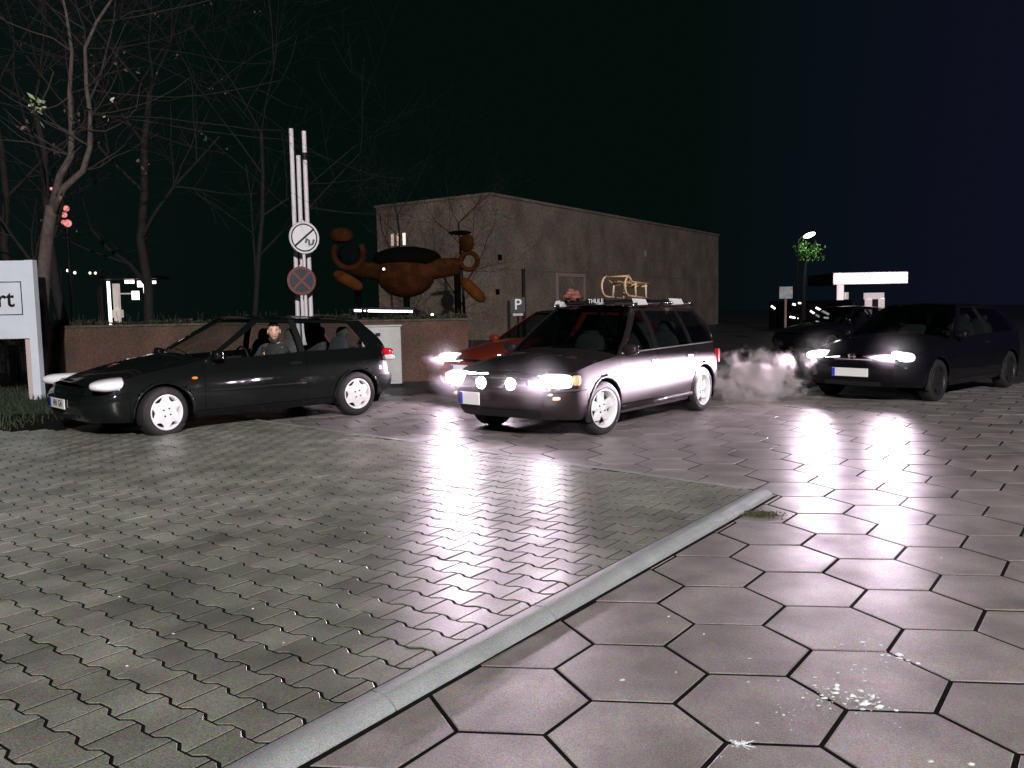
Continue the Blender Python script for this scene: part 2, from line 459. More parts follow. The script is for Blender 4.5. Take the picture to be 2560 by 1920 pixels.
# ================================================================== cars
def lerp(a, b, t): return a+(b-a)*t
def tab(T, x):
    if x <= T[0][0]: return T[0][1]
    for (a, p), (b, q) in zip(T[:-1], T[1:]):
        if x <= b:
            t = (x-a)/(b-a); return lerp(p, q, t)
    return T[-1][1]
def stab(T, x, h=0.06): return (tab(T, x-h)+tab(T, x)*2+tab(T, x+h))/4
WR = 0.292
def wheel(parent, x, side, kind, w_half, steer=0.0, M_rim=M_rim):
    """tyre, rim, spokes; side +1 left, -1 right.  Built about its own centre, axis Y, outer face at +Y*side"""
    we = empty('wheel', (x, side*(w_half-0.105), WR), 0); we.parent = parent
    we.rotation_euler = (0, 0, steer)
    s = side; b = MB()
    b.lathe([(0.192, -0.085*s), (0.24, -0.098*s), (0.275, -0.092*s), (0.29, -0.07*s), (WR, 0), (0.29, 0.07*s), (0.275, 0.092*s), (0.24, 0.098*s), (0.198, 0.09*s), (0.19, 0.07*s)], 40, axis='Y')
    b.build('tyre', M_tyre, we, True)
    b = MB()
    if kind == 'star5':
        b.lathe([(0.205, 0.092*s), (0.212, 0.1*s), (0.203, 0.103*s), (0.193, 0.09*s), (0.183, 0.05*s), (0.178, 0.0), (0.176, -0.05*s)], 48, axis='Y')
    else:
        b.lathe([(0.200, 0.088*s), (0.205, 0.097*s), (0.197, 0.101*s), (0.188, 0.094*s), (0.176, 0.078*s), (0.172, 0.0)], 48, axis='Y')
    b.build('rim', M_rim, we, True)
    # spoke face : a star with n arms that merges into the ring
    n = 5 if kind == 'star5' else 6
    arm_in, arm_out = (0.085, 0.20) if kind == 'star5' else (0.128, 0.2)
    yo = (0.052 if kind == 'star5' else 0.085)*s; ph0 = 0.28 if kind == 'star5' else 0.5
    poly = []; ro = 0.180 if kind == 'star5' else 0.182
    for k in range(n):
        a0 = ph0+2*PI*k/n; ha = PI/n
        if kind == 'star5': seq = [(-0.30, ro, 1), (-0.1, ro*1.0, 1), (0.1, ro, 1), (0.30, ro, 1), (0.42, 0.115, 1), (ha, 0.088, 1)]
        else: seq = [(-0.2, ro, 1), (0.0, ro, 1), (0.2, ro, 1), (0.27, 0.155, 1), (ha, 0.134, 1), (2*ha-0.27, 0.155, 1)]
        for da, r_, _ in seq: poly.append((r_*math.cos(a0+da), r_*math.sin(a0+da)))
    b = MB(); N_ = len(poly); bulge = 0.012*s
    vs = [(p[0], yo, p[1]) for p in poly]+[(p[0], yo-0.02*s, p[1]) for p in poly]+[(p[0]*0.5, yo+bulge, p[1]*0.5) for p in poly]
    fs = [(i, (i+1) % N_, (i+1) % N_+N_, i+N_) for i in range(N_)]
    fs += [(i, (i+1) % N_, (i+1) % N_+2*N_, i+2*N_) for i in range(N_)]+[tuple(range(2*N_, 3*N_))]
    b.add(vs, fs); b.build('wheel_spokes', M_rim, we)
    b = MB(); b.lathe([(0.001, yo-0.055*s), (0.15, yo-0.055*s), (0.178, yo-0.05*s)], 24, axis='Y'); b.build('brake_disc', M_rimd, we)
    b = MB()
    if kind == 'star5':
        b.lathe([(0.001, yo+0.02*s), (0.024, yo+0.02*s), (0.03, yo+0.012*s)], 16, c=(0, 0, 0), axis='Y')
    nl = 4
    if b.v: b.build('hub_cap', M_rim, we)
    for k in range(nl):
        a = 0.6+2*PI*k/nl; rr = 0.05; c = (rr*math.cos(a), yo+bulge, rr*math.sin(a))
        b = MB(); b.lathe([(0.001, 0.006*s), (0.0105, 0.006*s), (0.0105, -0.004*s)], 8, c=c, axis='Y'); b.build('wheel_nut', M_plast, we)
    return we

def head_mesh(b, c, s, look, face_only=False):
    """sculpted head: look = yaw"""
    n, m = 28, 22; rot = Matrix.Rotation(look, 3, 'Z'); vs = []; fs = []
    for i in range(m+1):
        ph = -PI/2+PI*i/m
        for j in range(n):
            t = 2*PI*j/n; x = math.cos(ph)*math.cos(t); y = math.cos(ph)*math.sin(t); z = math.sin(ph)
            X, Y, Z = x*0.098, y*0.074, z*0.118
            if z < 0: Y *= 1+0.28*z; X *= 1+0.12*z if x > 0 else 1+0.35*z       # jaw
            if x > 0.3:
                Z_ = z
                nose = math.exp(-((y/0.16)**2)-((Z_+0.12)/0.2)**2)*0.021*(1.3 if Z_ < -0.1 else 1)
                eye = -0.010*(math.exp(-(((abs(y)-0.38)/0.2)**2)-((Z_-0.1)/0.13)**2))
                brow = 0.004*math.exp(-((Z_-0.3)/0.1)**2)
                mouth = 0.006*math.exp(-((y/0.3)**2)-((Z_+0.5)/0.09)**2)-0.004*math.exp(-((y/0.35)**2)-((Z_+0.5)/0.025)**2)
                chin = 0.008*math.exp(-((y/0.3)**2)-((Z_+0.82)/0.15)**2)
                X += nose+eye+brow+mouth+chin
            vs.append(rot @ (Vector((X, Y, Z))*s)+Vector(c))
    for i in range(m):
        for j in range(n):
            a = i*n+j; d = i*n+(j+1) % n; fs.append((a, d, d+n, a+n))
    b.add(vs, fs)
    for sg in (-1, 1):
        b.ell(tuple(Vector(c)+rot @ Vector((0.0, sg*0.076, -0.005))*s), (0.02*s, 0.009*s, 0.032*s), 10, 8, rot=rot)

def skin_obj(name, verts, edges, radii, root, m, parent, sub=1):
    me = bpy.data.meshes.new(name); me.from_pydata(verts, edges, []); o = bpy.data.objects.new(name, me); COL.objects.link(o)
    md = o.modifiers.new('skin', 'SKIN')
    sv = me.skin_vertices[0].data
    for i, r_ in enumerate(radii): sv[i].radius = (r_, r_) if not isinstance(r_, tuple) else r_; sv[i].use_root = (i == root)
    md2 = o.modifiers.new('sub', 'SUBSURF'); md2.levels = sub; md2.render_levels = sub
    me2 = bpy.data.meshes.new_from_object(o.evaluated_get(bpy.context.evaluated_depsgraph_get()))
    bpy.data.objects.remove(o)
    me2.name = name; me2.materials.clear(); me2.materials.append(m)
    me2.polygons.foreach_set('use_smooth', [True]*len(me2.polygons))
    o2 = bpy.data.objects.new(name, me2); COL.objects.link(o2); o2.parent = parent; return o2

def make_car(name, label, group, pose, sp, paint):
    root = empty(name, (pose[0], pose[1], sp.get('z0', 0.0)), pose[2], label, 'car', group)
    xf, xr, hw = sp['xf'], sp['xr'], sp['hw']
    wf, wb = sp['wheel'], -sp['wheel']
    ZS, ZT = sp['zs'], sp['zt']                    # shoulder height and centre-top height along x
    cabF, cabR = sp['cowl'], sp['tail']            # cabin opening
    FK = [0, .06, .13, .2, .28, .36, .44, .52, .60, .68, .76, .84, .92, 1.0]
    WF = [(0, .93), (.08, .965), (.25, .99), (.42, 1.0), (.58, 1.0), (.72, .988), (.86, .962), (1, .93)]
    GT = [0.06, 0.2, 0.4, 0.65, 1.0]
    XF = sp['fprof']; XR = sp['rprof']
    zb = lambda x: 0.19+0.05*max(0, abs(x)-1.3)
    def base_ts():
        xs = set()
        x = xr
        while x < xf: xs.add(round(x, 3)); x += 0.045
        for a in (0, .008, .02, .04, .07, .11): xs.add(round(xf-a, 4)); xs.add(round(xr+a, 4))
        return sorted(xs)
    TS = base_ts()
    def corner(d, r_=0.42):
        if d >= r_: return 1.0
        u = 1-d/r_; return 1-0.30*u**2.6
    def pt(x, k, sgn):
        # k<14 side ; k>=14 top
        fz = FK[min(k, 13)]; z = lerp(zb(x), stab(ZS, x), fz)
        ef, er = tab(XF, z), tab(XR, z)
        # squash station x into this row's own ends
        X = x
        if x > xf-0.6: u = (x-(xf-0.6))/0.6; X = x+ef*u*u
        if x < xr+0.5: u = ((xr+0.5)-x)/0.5; X = x-er*u*u
        d = min(xf-x, x-xr); w = hw*corner(d)*tab(WF, fz)
        if wf-0.42 < x < wf+0.42 or wb-0.42 < x < wb+0.42:
            q = min(abs(x-wf), abs(x-wb)); w += 0.012*(1-(q/0.42)**2)*math.exp(-((z-0.55)/0.2)**2)
        y = w
        if k > 13:
            gk = GT[k-14]; zt = stab(ZT, x); zs = stab(ZS, x)
            y = w*(1-gk); z = zs+(zt-zs)*math.sin(min(1, gk*1.15)*PI/2)+0.004*math.sin(gk*PI)
        bl = max(0.0, 1-d/0.5)
        X += (1 if x > 0 else -1)*sp.get('bulge', .09)*(1-(y/hw)**2)*bl*bl
        return Vector((X, y*sgn, z))
    NK = 14+len(GT)
    grid = {}
    panels = {}
    def add_face(tagname, P, keyv):
        d = panels.setdefault(tagname, {'v': [], 'idx': {}, 'f': []})
        f = []
        for kk, p in zip(keyv, P):
            if kk not in d['idx']: d['idx'][kk] = len(d['v']); d['v'].append(p)
            f.append(d['idx'][kk])
        if len(set(f)) > 2: d['f'].append(tuple(f))
    RA = 0.345
    def side_tag(x, z, s):
        L = '_l' if s > 0 else '_r'
        if x > sp['fbump'] and z < 0.53: return 'front_bumper'
        if x < sp['rbump'] and z < 0.53: return 'rear_bumper'
        for i, (a, b_) in enumerate(sp['doors']):
            if a < x < b_ and z > 0.265: return 'door%d%s' % (i, L)
        if z < 0.265: return 'sill'+L
        if x >= sp['doors'][0][1]: return 'front_wing'+L
        return 'rear_wing'+L
    for s in (1, -1):
        for i in range(len(TS)-1):
            x0, x1 = TS[i], TS[i+1]
            for k in range(NK-1):
                top = k >= 13
                xm = (x0+x1)/2
                if top and cabR < xm < cabF: continue
                P = [pt(x0, k, s), pt(x1, k, s), pt(x1, k+1, s), pt(x0, k+1, s)]
                c = sum(P, Vector())/4
                if not top:
                    if any(math.hypot(c.x-wx, c.z-WR) < RA for wx in (wf, wb)): continue
                    tg = side_tag(c.x, c.z, s)
                    Q = []
                    for p in P:
                        for wx in (wf, wb):
                            d = Vector((p.x-wx, 0, p.z-WR))
                            if d.length < RA+0.012 and d.length > 1e-3:
                                p = Vector((wx+d.x/d.length*RA, p.y, WR+d.z/d.length*RA))
                        Q.append(p)
                    P = Q
                else:
                    tg = 'bonnet' if c.x > 0 else 'tailgate'
                keys = [(i, k, s if k < NK-1 else 0), (i+1, k, s if k < NK-1 else 0), (i+1, k+1, s if k+1 < NK-1 else 0), (i, k+1, s if k+1 < NK-1 else 0)]
                if s < 0: P = P[::-1]; keys = keys[::-1]
                add_face(tg, P, keys)
    # front and rear caps
    for end, x in ((1, TS[-1]), (-1, TS[0])):
        ys = [1.0]+[1-g_ for g_ in GT]            # fractions
        cols = [y for y in ys]+[-y for y in ys[-2::-1]]
        for k in range(13):
            for j in range(len(cols)-1):
                P = []
                keys = []
                for kk, jj in ((k, j), (k, j+1), (k+1, j+1), (k+1, j)):
                    e0 = pt(x, kk, 1); y = e0.y*cols[jj]
                    X = e0.x-(1 if x > 0 else -1)*sp.get('bulge', .09)*(1-(e0.y/hw)**2)+(1 if x > 0 else -1)*sp.get('bulge', .09)*(1-(y/hw)**2)
                    P.append(Vector((X, y, e0.z))); keys.append(('c', kk, jj, end))
                c = sum(P, Vector())/4
                if end > 0: tg = 'front_bumper' if c.z < 0.53 else 'grille_panel'
                else: tg = 'rear_bumper' if c.z < 0.53 else 'tailgate'; P = P[::-1]; keys = keys[::-1]
                add_face(tg, P, keys)
    made = {}
    for tg, d in panels.items():
        bm = bmesh.new(); V = [bm.verts.new(p) for p in d['v']]
        for f in d['f']:
            try: bm.faces.new([V[i] for i in f])
            except ValueError: pass
        bmesh.ops.remove_doubles(bm, verts=bm.verts, dist=0.0008)
        bmesh.ops.recalc_face_normals(bm, faces=bm.faces)
        # pull each free edge in by 2.5 mm: the shut lines
        mv = {}
        for v in bm.verts:
            if any(e_.is_boundary for e_ in v.link_edges):
                c = Vector()
                for f in v.link_faces: c += f.calc_center_median()
                if v.link_faces:
                    c /= len(v.link_faces); dd = c-v.co
                    if dd.length > 1e-5: mv[v] = v.co+dd.normalized()*min(0.0028, dd.length*0.3)
        for v, co in mv.items(): v.co = co
        nm = tg.replace('_l', '').replace('_r', '') if tg.endswith(('_l', '_r')) else tg
        if nm.startswith('door'): nm = 'door'
        me = bpy.data.meshes.new(nm); bm.to_mesh(me); bm.free(); me.materials.append(sp.get('sillmat', paint) if tg.startswith('sill') else paint)
        me.polygons.foreach_set('use_smooth', [True]*len(me.polygons)); me.update()
        o = bpy.data.objects.new(nm, me); COL.objects.link(o); o.parent = root; made[tg] = o
    # dark inner shell so the shut lines and arches read black, not see-through
    b = MB()
    for s in (1, -1):
        for i in range(0, len(TS)-1):
            x0, x1 = TS[i], TS[i+1]
            for k in range(0, NK-1):
                if k >= 13 and cabR < (x0+x1)/2 < cabF: continue
                P = []
                for (x, kk) in ((x0, k), (x1, k), (x1, k+1), (x0, k+1)):
                    p = pt(x, kk, s); P.append(Vector((p.x*0.985, p.y*0.982-0.004*s, p.z-(0.018 if kk > 12 else 0))))
                c = sum(P, Vector())/4
                if k < 13 and any(math.hypot(c.x-wx, c.z-WR) < RA+0.03 for wx in (wf, wb)): continue
                b.add(P, [(0, 1, 2, 3)])
    for wx in (wf, wb):
        for s in (1, -1):
            b.lathe([(0.001, s*0.42), (RA+0.03, s*0.42), (RA+0.03, s*(hw-0.03))], 28, c=(wx, 0, WR), axis='Y')
    b.box((0, 0, 0.24), (sp['wheel']*2-0.7, hw*1.7, 0.04)); b.box((xf-0.35, 0, 0.26), (0.5, hw*1.3, 0.04)); b.box((xr+0.3, 0, 0.28), (0.5, hw*1.3, 0.04))
    for end, x in ((1, TS[-1]-0.02), (-1, TS[0]+0.02)):
        P = [pt(x, 0, 1), pt(x, 0, -1), pt(x, 12, -1), pt(x, 12, 1)]; b.add([(p.x*0.985, p.y, p.z) for p in P], [(0, 1, 2, 3)])
    # keep well floor from showing below ground
    b.v = [(x, y, max(z, 0.16)) for x, y, z in b.v]
    b.build('underbody', M_void, root)
    # arch lips
    for wx in (wf, wb):
        for s in (1, -1):
            pts = []
            for a in range(-8, 189, 7):
                x = wx+(RA-0.004)*math.cos(R(a)); z = WR+(RA-0.004)*math.sin(R(a))
                if z < 0.24: continue
                fz = (z-zb(x))/(stab(ZS, x)-zb(x)); d = min(xf-x, x-xr); w = hw*corner(d)*tab(WF, fz)+0.008*math.exp(-((z-0.55)/0.2)**2)
                pts.append((x, s*(w-0.006), z))
            b = MB().tube(pts, 0.017, 6); b.build('wheel_arch', paint, root, True)
    # greenhouse ------------------------------------------------------------
    rF, rR, yr = sp['roofF'], sp['roofR'], sp['yr']
    ZR = sp['zr']
    belt_y = lambda x: hw*0.93*corner(min(xf-x, x-xr))-0.012
    xa, xc = sp['ws'], sp['bl']                    # windscreen base at the side, backlight base
    def G(x, z, s, out=0.0):
        zbel = stab(ZS, x); zro = tab(ZR, x)-0.03
        v = max(0, min(1.1, (z-zbel)/(zro-zbel)))
        return Vector((x, s*(lerp(belt_y(x), yr, v)+0.025*math.sin(min(1, v)*PI)+out), z))
    def strip(name, A, B, s, m, th=0.03, out=0.004):
        """ribbon between polylines A and B in (x,z), given thickness inwards"""
        vs = []; fs = []; n = len(A)
        for P_, o_ in ((A, out), (B, out), (A, out-th), (B, out-th)):
            for (x, z) in P_: vs.append(G(x, z, s, o_))
        for i in range(n-1):
            fs += [(i, i+1, n+i+1, n+i), (2*n+i, 3*n+i, 3*n+i+1, 2*n+i+1), (i, 2*n+i, 2*n+i+1, i+1), (n+i, n+i+1, 3*n+i+1, 3*n+i)]
        fs += [(0, n, 3*n, 2*n), (n-1, 3*n-1, 4*n-1, 2*n-1)]
        b = MB().add(vs, fs); return b.build(name, m, root, False)
    def line(x0, z0, x1, z1, n=8): return [(lerp(x0, x1, i/n), lerp(z0, z1, i/n)) for i in range(n+1)]
    zb0 = stab(ZS, xa)-0.01; zr0 = tab(ZR, rF)
    for s in (1, -1):
        strip('front_pillar', line(xa, zb0, rF, zr0-0.005), line(xa-0.075, zb0, rF-0.07, zr0-0.035), s, paint)
        strip('roof_rail_panel', line(rF, zr0-0.004, rR, tab(ZR, rR)-0.004, 14), [(x-0.05 if i == 0 else x, z-0.045) for i, (x, z) in enumerate(line(rF, zr0, rR, tab(ZR, rR), 14))], s, paint)
        for (x0, x1, lean, m) in sp['pillars']:
            za = stab(ZS, x0)-0.01; zt_ = tab(ZR, x0)-0.03
            strip('side_pillar', line(x0, za, x0+lean, zt_), line(x1, za, x1+lean*0.9, zt_), s, m)
        # rear quarter (behind the last window)
        q0, q1 = sp['quarter']
        zA = stab(ZS, xc)-0.01
        strip('rear_pillar', line(q0, stab(ZS, q0)-0.01, q1, tab(ZR, q1)-0.03), line(xc, zA, rR, tab(ZR, rR)-0.004), s, paint)
        # belt strip and glass
        if sp.get('beltchrome'):
            pts = [tuple(G(x, stab(ZS, x)+0.008, s, 0.008)) for x in [xa-0.08-(xa-0.08-xc)*i/12 for i in range(13)]]
            MB().tube(pts, 0.009, 6).build('belt_trim', sp['beltchrome'], root, True)
        for wi, (x0, x1, x0t, x1t) in enumerate(sp['windows']):
            if s > 0 and wi == 0 and sp.get('open_window'): continue
            zA0, zA1 = stab(ZS, x0)-0.012, stab(ZS, x1)-0.012; zt0, zt1 = tab(ZR, x0t)-0.035, tab(ZR, x1t)-0.035
            n = 6; vs = []; fs = []
            for i in range(n+1):
                u = i/n; xb_, xt_ = lerp(x0, x1, u), lerp(x0t, x1t, u)
                for j in range(5):
                    v = j/4; x = lerp(xb_, xt_, v); z = lerp(lerp(zA0, zA1, u), lerp(zt0, zt1, u), v); vs.append(G(x, z, s, -0.010))
            for i in range(n):
                for j in range(4): a = i*5+j; fs.append((a, a+5, a+6, a+1))
            link_mesh('side_window', vs, fs, sp.get('glass', M_glass), root, True)
    # windscreen and rear window
    def screen(name, xb, yb, zb_, xt, yt, zt_, sg, bb, bt):
        n, m = 12, 6; vs = []; fs = []
        for i in range(n+1):
            u = -1+2*i/n
            for j in range(m+1):
                v = j/m; x = lerp(xb+sg*bb*(1-u*u), xt+sg*bt*(1-u*u), v)+sg*0.025*math.sin(v*PI)
                vs.append((x, u*lerp(yb, yt, v), lerp(zb_+0.012*(1-u*u), zt_+0.028*(1-u*u), v)))
        for i in range(n):
            for j in range(m): a = i*(m+1)+j; fs.append((a, a+m+1, a+m+2, a+1))
        link_mesh(name, vs, fs, sp.get('glass', M_glass), root, True)
    screen('windscreen', xa-0.01, belt_y(xa)-0.01, zb0, rF-0.01, yr-0.01, zr0-0.012, 1, 0.16, 0.07)
    screen('rear_window', xc+0.02, belt_y(xc)-0.02, stab(ZS, xc)+0.0, rR+0.01, yr-0.01, tab(ZR, rR)-0.012, -1, 0.08, 0.03)
    # roof
    vs = []; fs = []; n, m = 16, 12
    for i in range(n+1):
        x = lerp(rF, rR, i/n)
        for j in range(m+1):
            u = -1+2*j/m; xo = (0.07*(1-u*u) if i == 0 else (-0.03*(1-u*u) if i == n else 0))
            vs.append((x+xo, u*(yr+0.012), tab(ZR, x)-0.006+0.034*(1-abs(u)**2.5)))
    for i in range(n):
        for j in range(m): a = i*(m+1)+j; fs.append((a, a+m+1, a+m+2, a+1))
    nv = len(vs); vs += [(x, y*0.97, z-0.035) for x, y, z in vs]; fs += [tuple(q+nv for q in f[::-1]) for f in fs]
    link_mesh('roof', vs, fs, paint, root, True)
    # scuttle between bonnet and windscreen
    b = MB(); P1 = []; P2 = []
    for j in range(13):
        u = -1+2*j/12; P1.append((cabF+0.03, u*belt_y(cabF), stab(ZS, cabF)+(stab(ZT, cabF)-stab(ZS, cabF))*(1-u*u)-0.012)); P2.append((xa-0.04+0.16*(1-u*u)-0.1, u*(belt_y(xa)-0.02), zb0-0.02+0.012*(1-u*u)))
    b.add(P1+P2, [(i, i+1, 13+i+1, 13+i) for i in range(12)]); b.build('scuttle', M_plast, root)
    # interior
    b = MB(); b.box((0.5*(rF+xa)+0.02, 0, zb0-0.14), (0.42, hw*1.72, 0.22)); b.box((0.5*(rF+xa)-0.12, 0.36, zb0-0.01), (0.2, 0.34, 0.08)); b.build('dashboard', M_plast, root)
    b = MB(); st = [(0.5*(rF+xa)-0.30+0.06*math.sin(t_)*0, 0.37+0.175*math.cos(t_), zb0-0.03+0.165*math.sin(t_)) for t_ in [2*PI*i/20 for i in range(21)]]
    b.tube(st, 0.013, 6); b.box((st[0][0], 0.37, zb0-0.03), (0.02, 0.3, 0.04)); b.build('steering_wheel', M_plast, root, True)
    for (sx, sy) in sp['seats']:
        se = empty('seat', (sx, sy, 0.0)); se.parent = root
        MB().box((0.02, 0, 0.42), (0.46, 0.44, 0.14)).build('cushion', M_seat, se)
        rt_ = Matrix.Rotation(R(-14), 3, 'Y')
        MB().ell((-0.28, 0, 0.74), (0.07, 0.23, 0.32), 14, 10, rot=rt_, e=0.6).build('backrest', M_seat, se, True)
        hb = MB().ell((-0.37, 0, 1.10), (0.045, 0.125, 0.085), 14, 10, rot=rt_, e=0.7)
        for q in (-0.05, 0.05): hb.tube([(-0.35, q, 0.98), (-0.37, q, 1.06)], 0.007, 5)
        hb.build('headrest', M_seat, se, True)
    # mirrors, handles
    for s in (1, -1):
        p = G(xa-0.13, zb0+0.02, s, 0.0)
        mo = MB().ell((p.x, p.y+s*0.09, p.z+0.045), (0.055, 0.095, 0.06), 14, 10, e=0.7).box((p.x+0.01, p.y+s*0.01, p.z+0.02), (0.06, 0.06, 0.03)).build('door_mirror', paint, root, True)
        MB().box((p.x-0.052, p.y+s*0.09, p.z+0.045), (0.008, 0.14, 0.085)).build('mirror_glass', M_chrome, mo)
        for i, (a, b_) in enumerate(sp['doors']):
            dk = made.get('door%d%s' % (i, '_l' if s > 0 else '_r'))
            hx = a+0.13; hz = stab(ZS, hx)-0.13
            fz = (hz-zb(hx))/(stab(ZS, hx)-zb(hx)); w = hw*tab(WF, fz)
            MB().box((hx, s*(w+0.006), hz), (0.15, 0.02, 0.03)).box((hx, s*(w+0.016), hz+0.006), (0.12, 0.012, 0.016)).build('door_handle', sp.get('handlemat', M_plast), dk or root)
    # door rubbing strip
    if sp.get('strip'):
        for s in (1, -1):
            x0, x1, z = sp['strip']; pts = []
            for i in range(9):
                x = lerp(x0, x1, i/8); fz = (z-zb(x))/(stab(ZS, x)-zb(x)); pts.append((x, s*(hw*tab(WF, fz)+0.004), z))
            MB().tube(pts, 0.013, 6).build('rubbing_strip', M_plast, root, True)
    root['_sp'] = 0; del root['_sp']
    return root, made, pt, TS

def headlamp(root, side, c, rad, yaw, m, e=0.6, tilt=0.0):
    rot = Matrix.Rotation(yaw*side, 3, 'Z') @ Matrix.Rotation(tilt, 3, 'Y')
    o = MB().ell((c[0], c[1]*side, c[2]), rad, 28, 16, rot=rot, e=e).build('headlight', m, root, True)
    return o
def plate(root, c, w, h, yaw, chars='', name='number_plate'):
    pe = MB().box((0, 0, 0), (0.012, w, h)).build(name, M_plate, root, loc=c); pe.rotation_euler = (0, 0, yaw)
    b = MB().box((0.0065, -w/2+0.022 if c[0] > 0 else w/2-0.022, 0), (0.004, 0.042, h-0.006))
    o = b.build('blue_band', M_plateb, pe)
    return pe
def beam(name, loc, aim, power, col, parent=None, up_deg=0.6, down_soft=7.0, base=0.06, width=0.9, rad=0.05):
    """headlamp light whose pattern has a sharp upper cut-off and is strongest just under it"""
    l = bpy.data.lights.new(name, 'POINT'); l.energy = power; l.color = col; l.shadow_soft_size = rad; l.use_nodes = True
    N = l.node_tree; N.nodes.clear(); K = N.links
    out = N.nodes.new('ShaderNodeOutputLight'); em = N.nodes.new('ShaderNodeEmission'); geo = N.nodes.new('ShaderNodeNewGeometry')
    sp_ = N.nodes.new('ShaderNodeSeparateXYZ'); K.new(geo.outputs['Incoming'], sp_.inputs[0])
    # Incoming on a lamp points from the lamp towards the lit point
    a = N.nodes.new('ShaderNodeMapRange'); a.interpolation_type = 'SMOOTHSTEP'
    a.inputs[1].default_value = math.sin(R(up_deg-1.2)); a.inputs[2].default_value = math.sin(R(up_deg+1.2)); a.inputs[3].default_value = 1; a.inputs[4].default_value = 0.001
    K.new(sp_.outputs['Z'], a.inputs[0])
    b = N.nodes.new('ShaderNodeMapRange'); b.interpolation_type = 'SMOOTHSTEP'
    b.inputs[1].default_value = -math.sin(R(down_soft)); b.inputs[2].default_value = -math.sin(R(0.5)); b.inputs[3].default_value = base; b.inputs[4].default_value = 1
    K.new(sp_.outputs['Z'], b.inputs[0])
    dt = N.nodes.new('ShaderNodeVectorMath'); dt.operation = 'DOT_PRODUCT'; K.new(geo.outputs['Incoming'], dt.inputs[0])
    v = Vector((aim[0], aim[1], 0)).normalized(); dt.inputs[1].default_value = v
    c = N.nodes.new('ShaderNodeMapRange'); c.interpolation_type = 'SMOOTHSTEP'
    c.inputs[1].default_value = math.cos(width*1.5); c.inputs[2].default_value = math.cos(width*0.55); c.inputs[3].default_value = 0.0; c.inputs[4].default_value = 1
    K.new(dt.outputs['Value'], c.inputs[0])
    m1 = N.nodes.new('ShaderNodeMath'); m1.operation = 'MULTIPLY'; K.new(a.outputs[0], m1.inputs[0]); K.new(b.outputs[0], m1.inputs[1])
    m2 = N.nodes.new('ShaderNodeMath'); m2.operation = 'MULTIPLY'; K.new(m1.outputs[0], m2.inputs[0]); K.new(c.outputs[0], m2.inputs[1])
    em.inputs[0].default_value = (1, 1, 1, 1); K.new(m2.outputs[0], em.inputs[1]); K.new(em.outputs[0], out.inputs[0])
    o = bpy.data.objects.new(name, l); COL.objects.link(o)
    if parent: o.parent = parent
    o.location = loc
    return o

FP = [(0.19, -0.16), (0.30, -0.05), (0.40, 0.0), (0.50, -0.005), (0.54, -0.05), (0.62, -0.085), (0.70, -0.13), (0.78, -0.22)]
HATCH = dict(xf=2.06, xr=-1.98, hw=0.845, wheel=1.285, cowl=0.86, tail=-1.80, fprof=FP,
    rprof=[(0.19, -0.14), (0.32, -0.03), (0.42, 0.0), (0.52, -0.01), (0.56, -0.05), (0.75, -0.08), (0.95, -0.14)],
    zs=[(-2.0, 0.86), (-1.7, 0.915), (-0.5, 0.895), (0.85, 0.85), (1.5, 0.745), (1.95, 0.64), (2.06, 0.615)],
    zt=[(-2.0, 0.90), (0.86, 0.935), (1.3, 0.865), (1.8, 0.745), (2.06, 0.655)],
    zr=[(-1.62, 1.255), (-1.3, 1.30), (-0.5, 1.335), (0.1, 1.325)], roofF=0.02, roofR=-1.55, yr=0.545, ws=0.80, bl=-1.86,
    fbump=1.66, rbump=-1.62, doors=[(-0.52, 0.80)], pillars=[(-0.55, -0.47, 0.02, M_plast)], quarter=(-1.50, -1.32),
    windows=[(-0.46, 0.71, -0.42, -0.03), (-1.46, -0.56, -1.28, -0.54)], seats=[(-0.22, 0.36), (-0.22, -0.36), (-1.05, 0.3), (-1.05, -0.3)],
    strip=(-0.5, 0.78, 0.50))
WAGON = dict(xf=1.99, xr=-1.93, hw=0.84, wheel=1.22, cowl=0.88, tail=-1.80, bulge=0.06,
    fprof=[(0.19, -0.13), (0.30, -0.04), (0.40, 0.0), (0.52, -0.005), (0.555, -0.055), (0.64, -0.07), (0.72, -0.09), (0.80, -0.15)],
    rprof=[(0.19, -0.10), (0.32, 0.0), (0.45, 0.03), (0.53, 0.02), (0.56, -0.02), (0.8, -0.04), (0.97, -0.07)],
    zs=[(-1.93, 0.875), (-1.7, 0.89), (0.8, 0.855), (1.4, 0.785), (1.85, 0.70), (1.99, 0.68)],
    zt=[(-1.93, 0.90), (0.86, 0.925), (1.4, 0.865), (1.8, 0.775), (1.99, 0.72)],
    zr=[(-1.55, 1.345), (-1.0, 1.385), (0.0, 1.395), (0.3, 1.375)], roofF=0.16, roofR=-1.50, yr=0.56, ws=0.84, bl=-1.86,
    fbump=1.60, rbump=-1.56, doors=[(-0.98, -0.06), (-0.06, 0.84)], pillars=[(-0.10, -0.02, 0.0, M_plast), (-1.03, -0.97, 0.10, M_plast)], quarter=(-1.74, -1.42),
    windows=[(-0.01, 0.75, -0.01, 0.11), (-0.96, -0.11, -0.86, -0.11), (-1.70, -1.05, -1.38, -0.93)],
    seats=[(-0.02, 0.36), (-0.02, -0.36), (-0.85, 0.3), (-0.85, -0.3)], beltchrome=mat('belt_alloy', (0.6, 0.55, 0.6), 0.3, metal=0.6), handlemat=M_chrome)

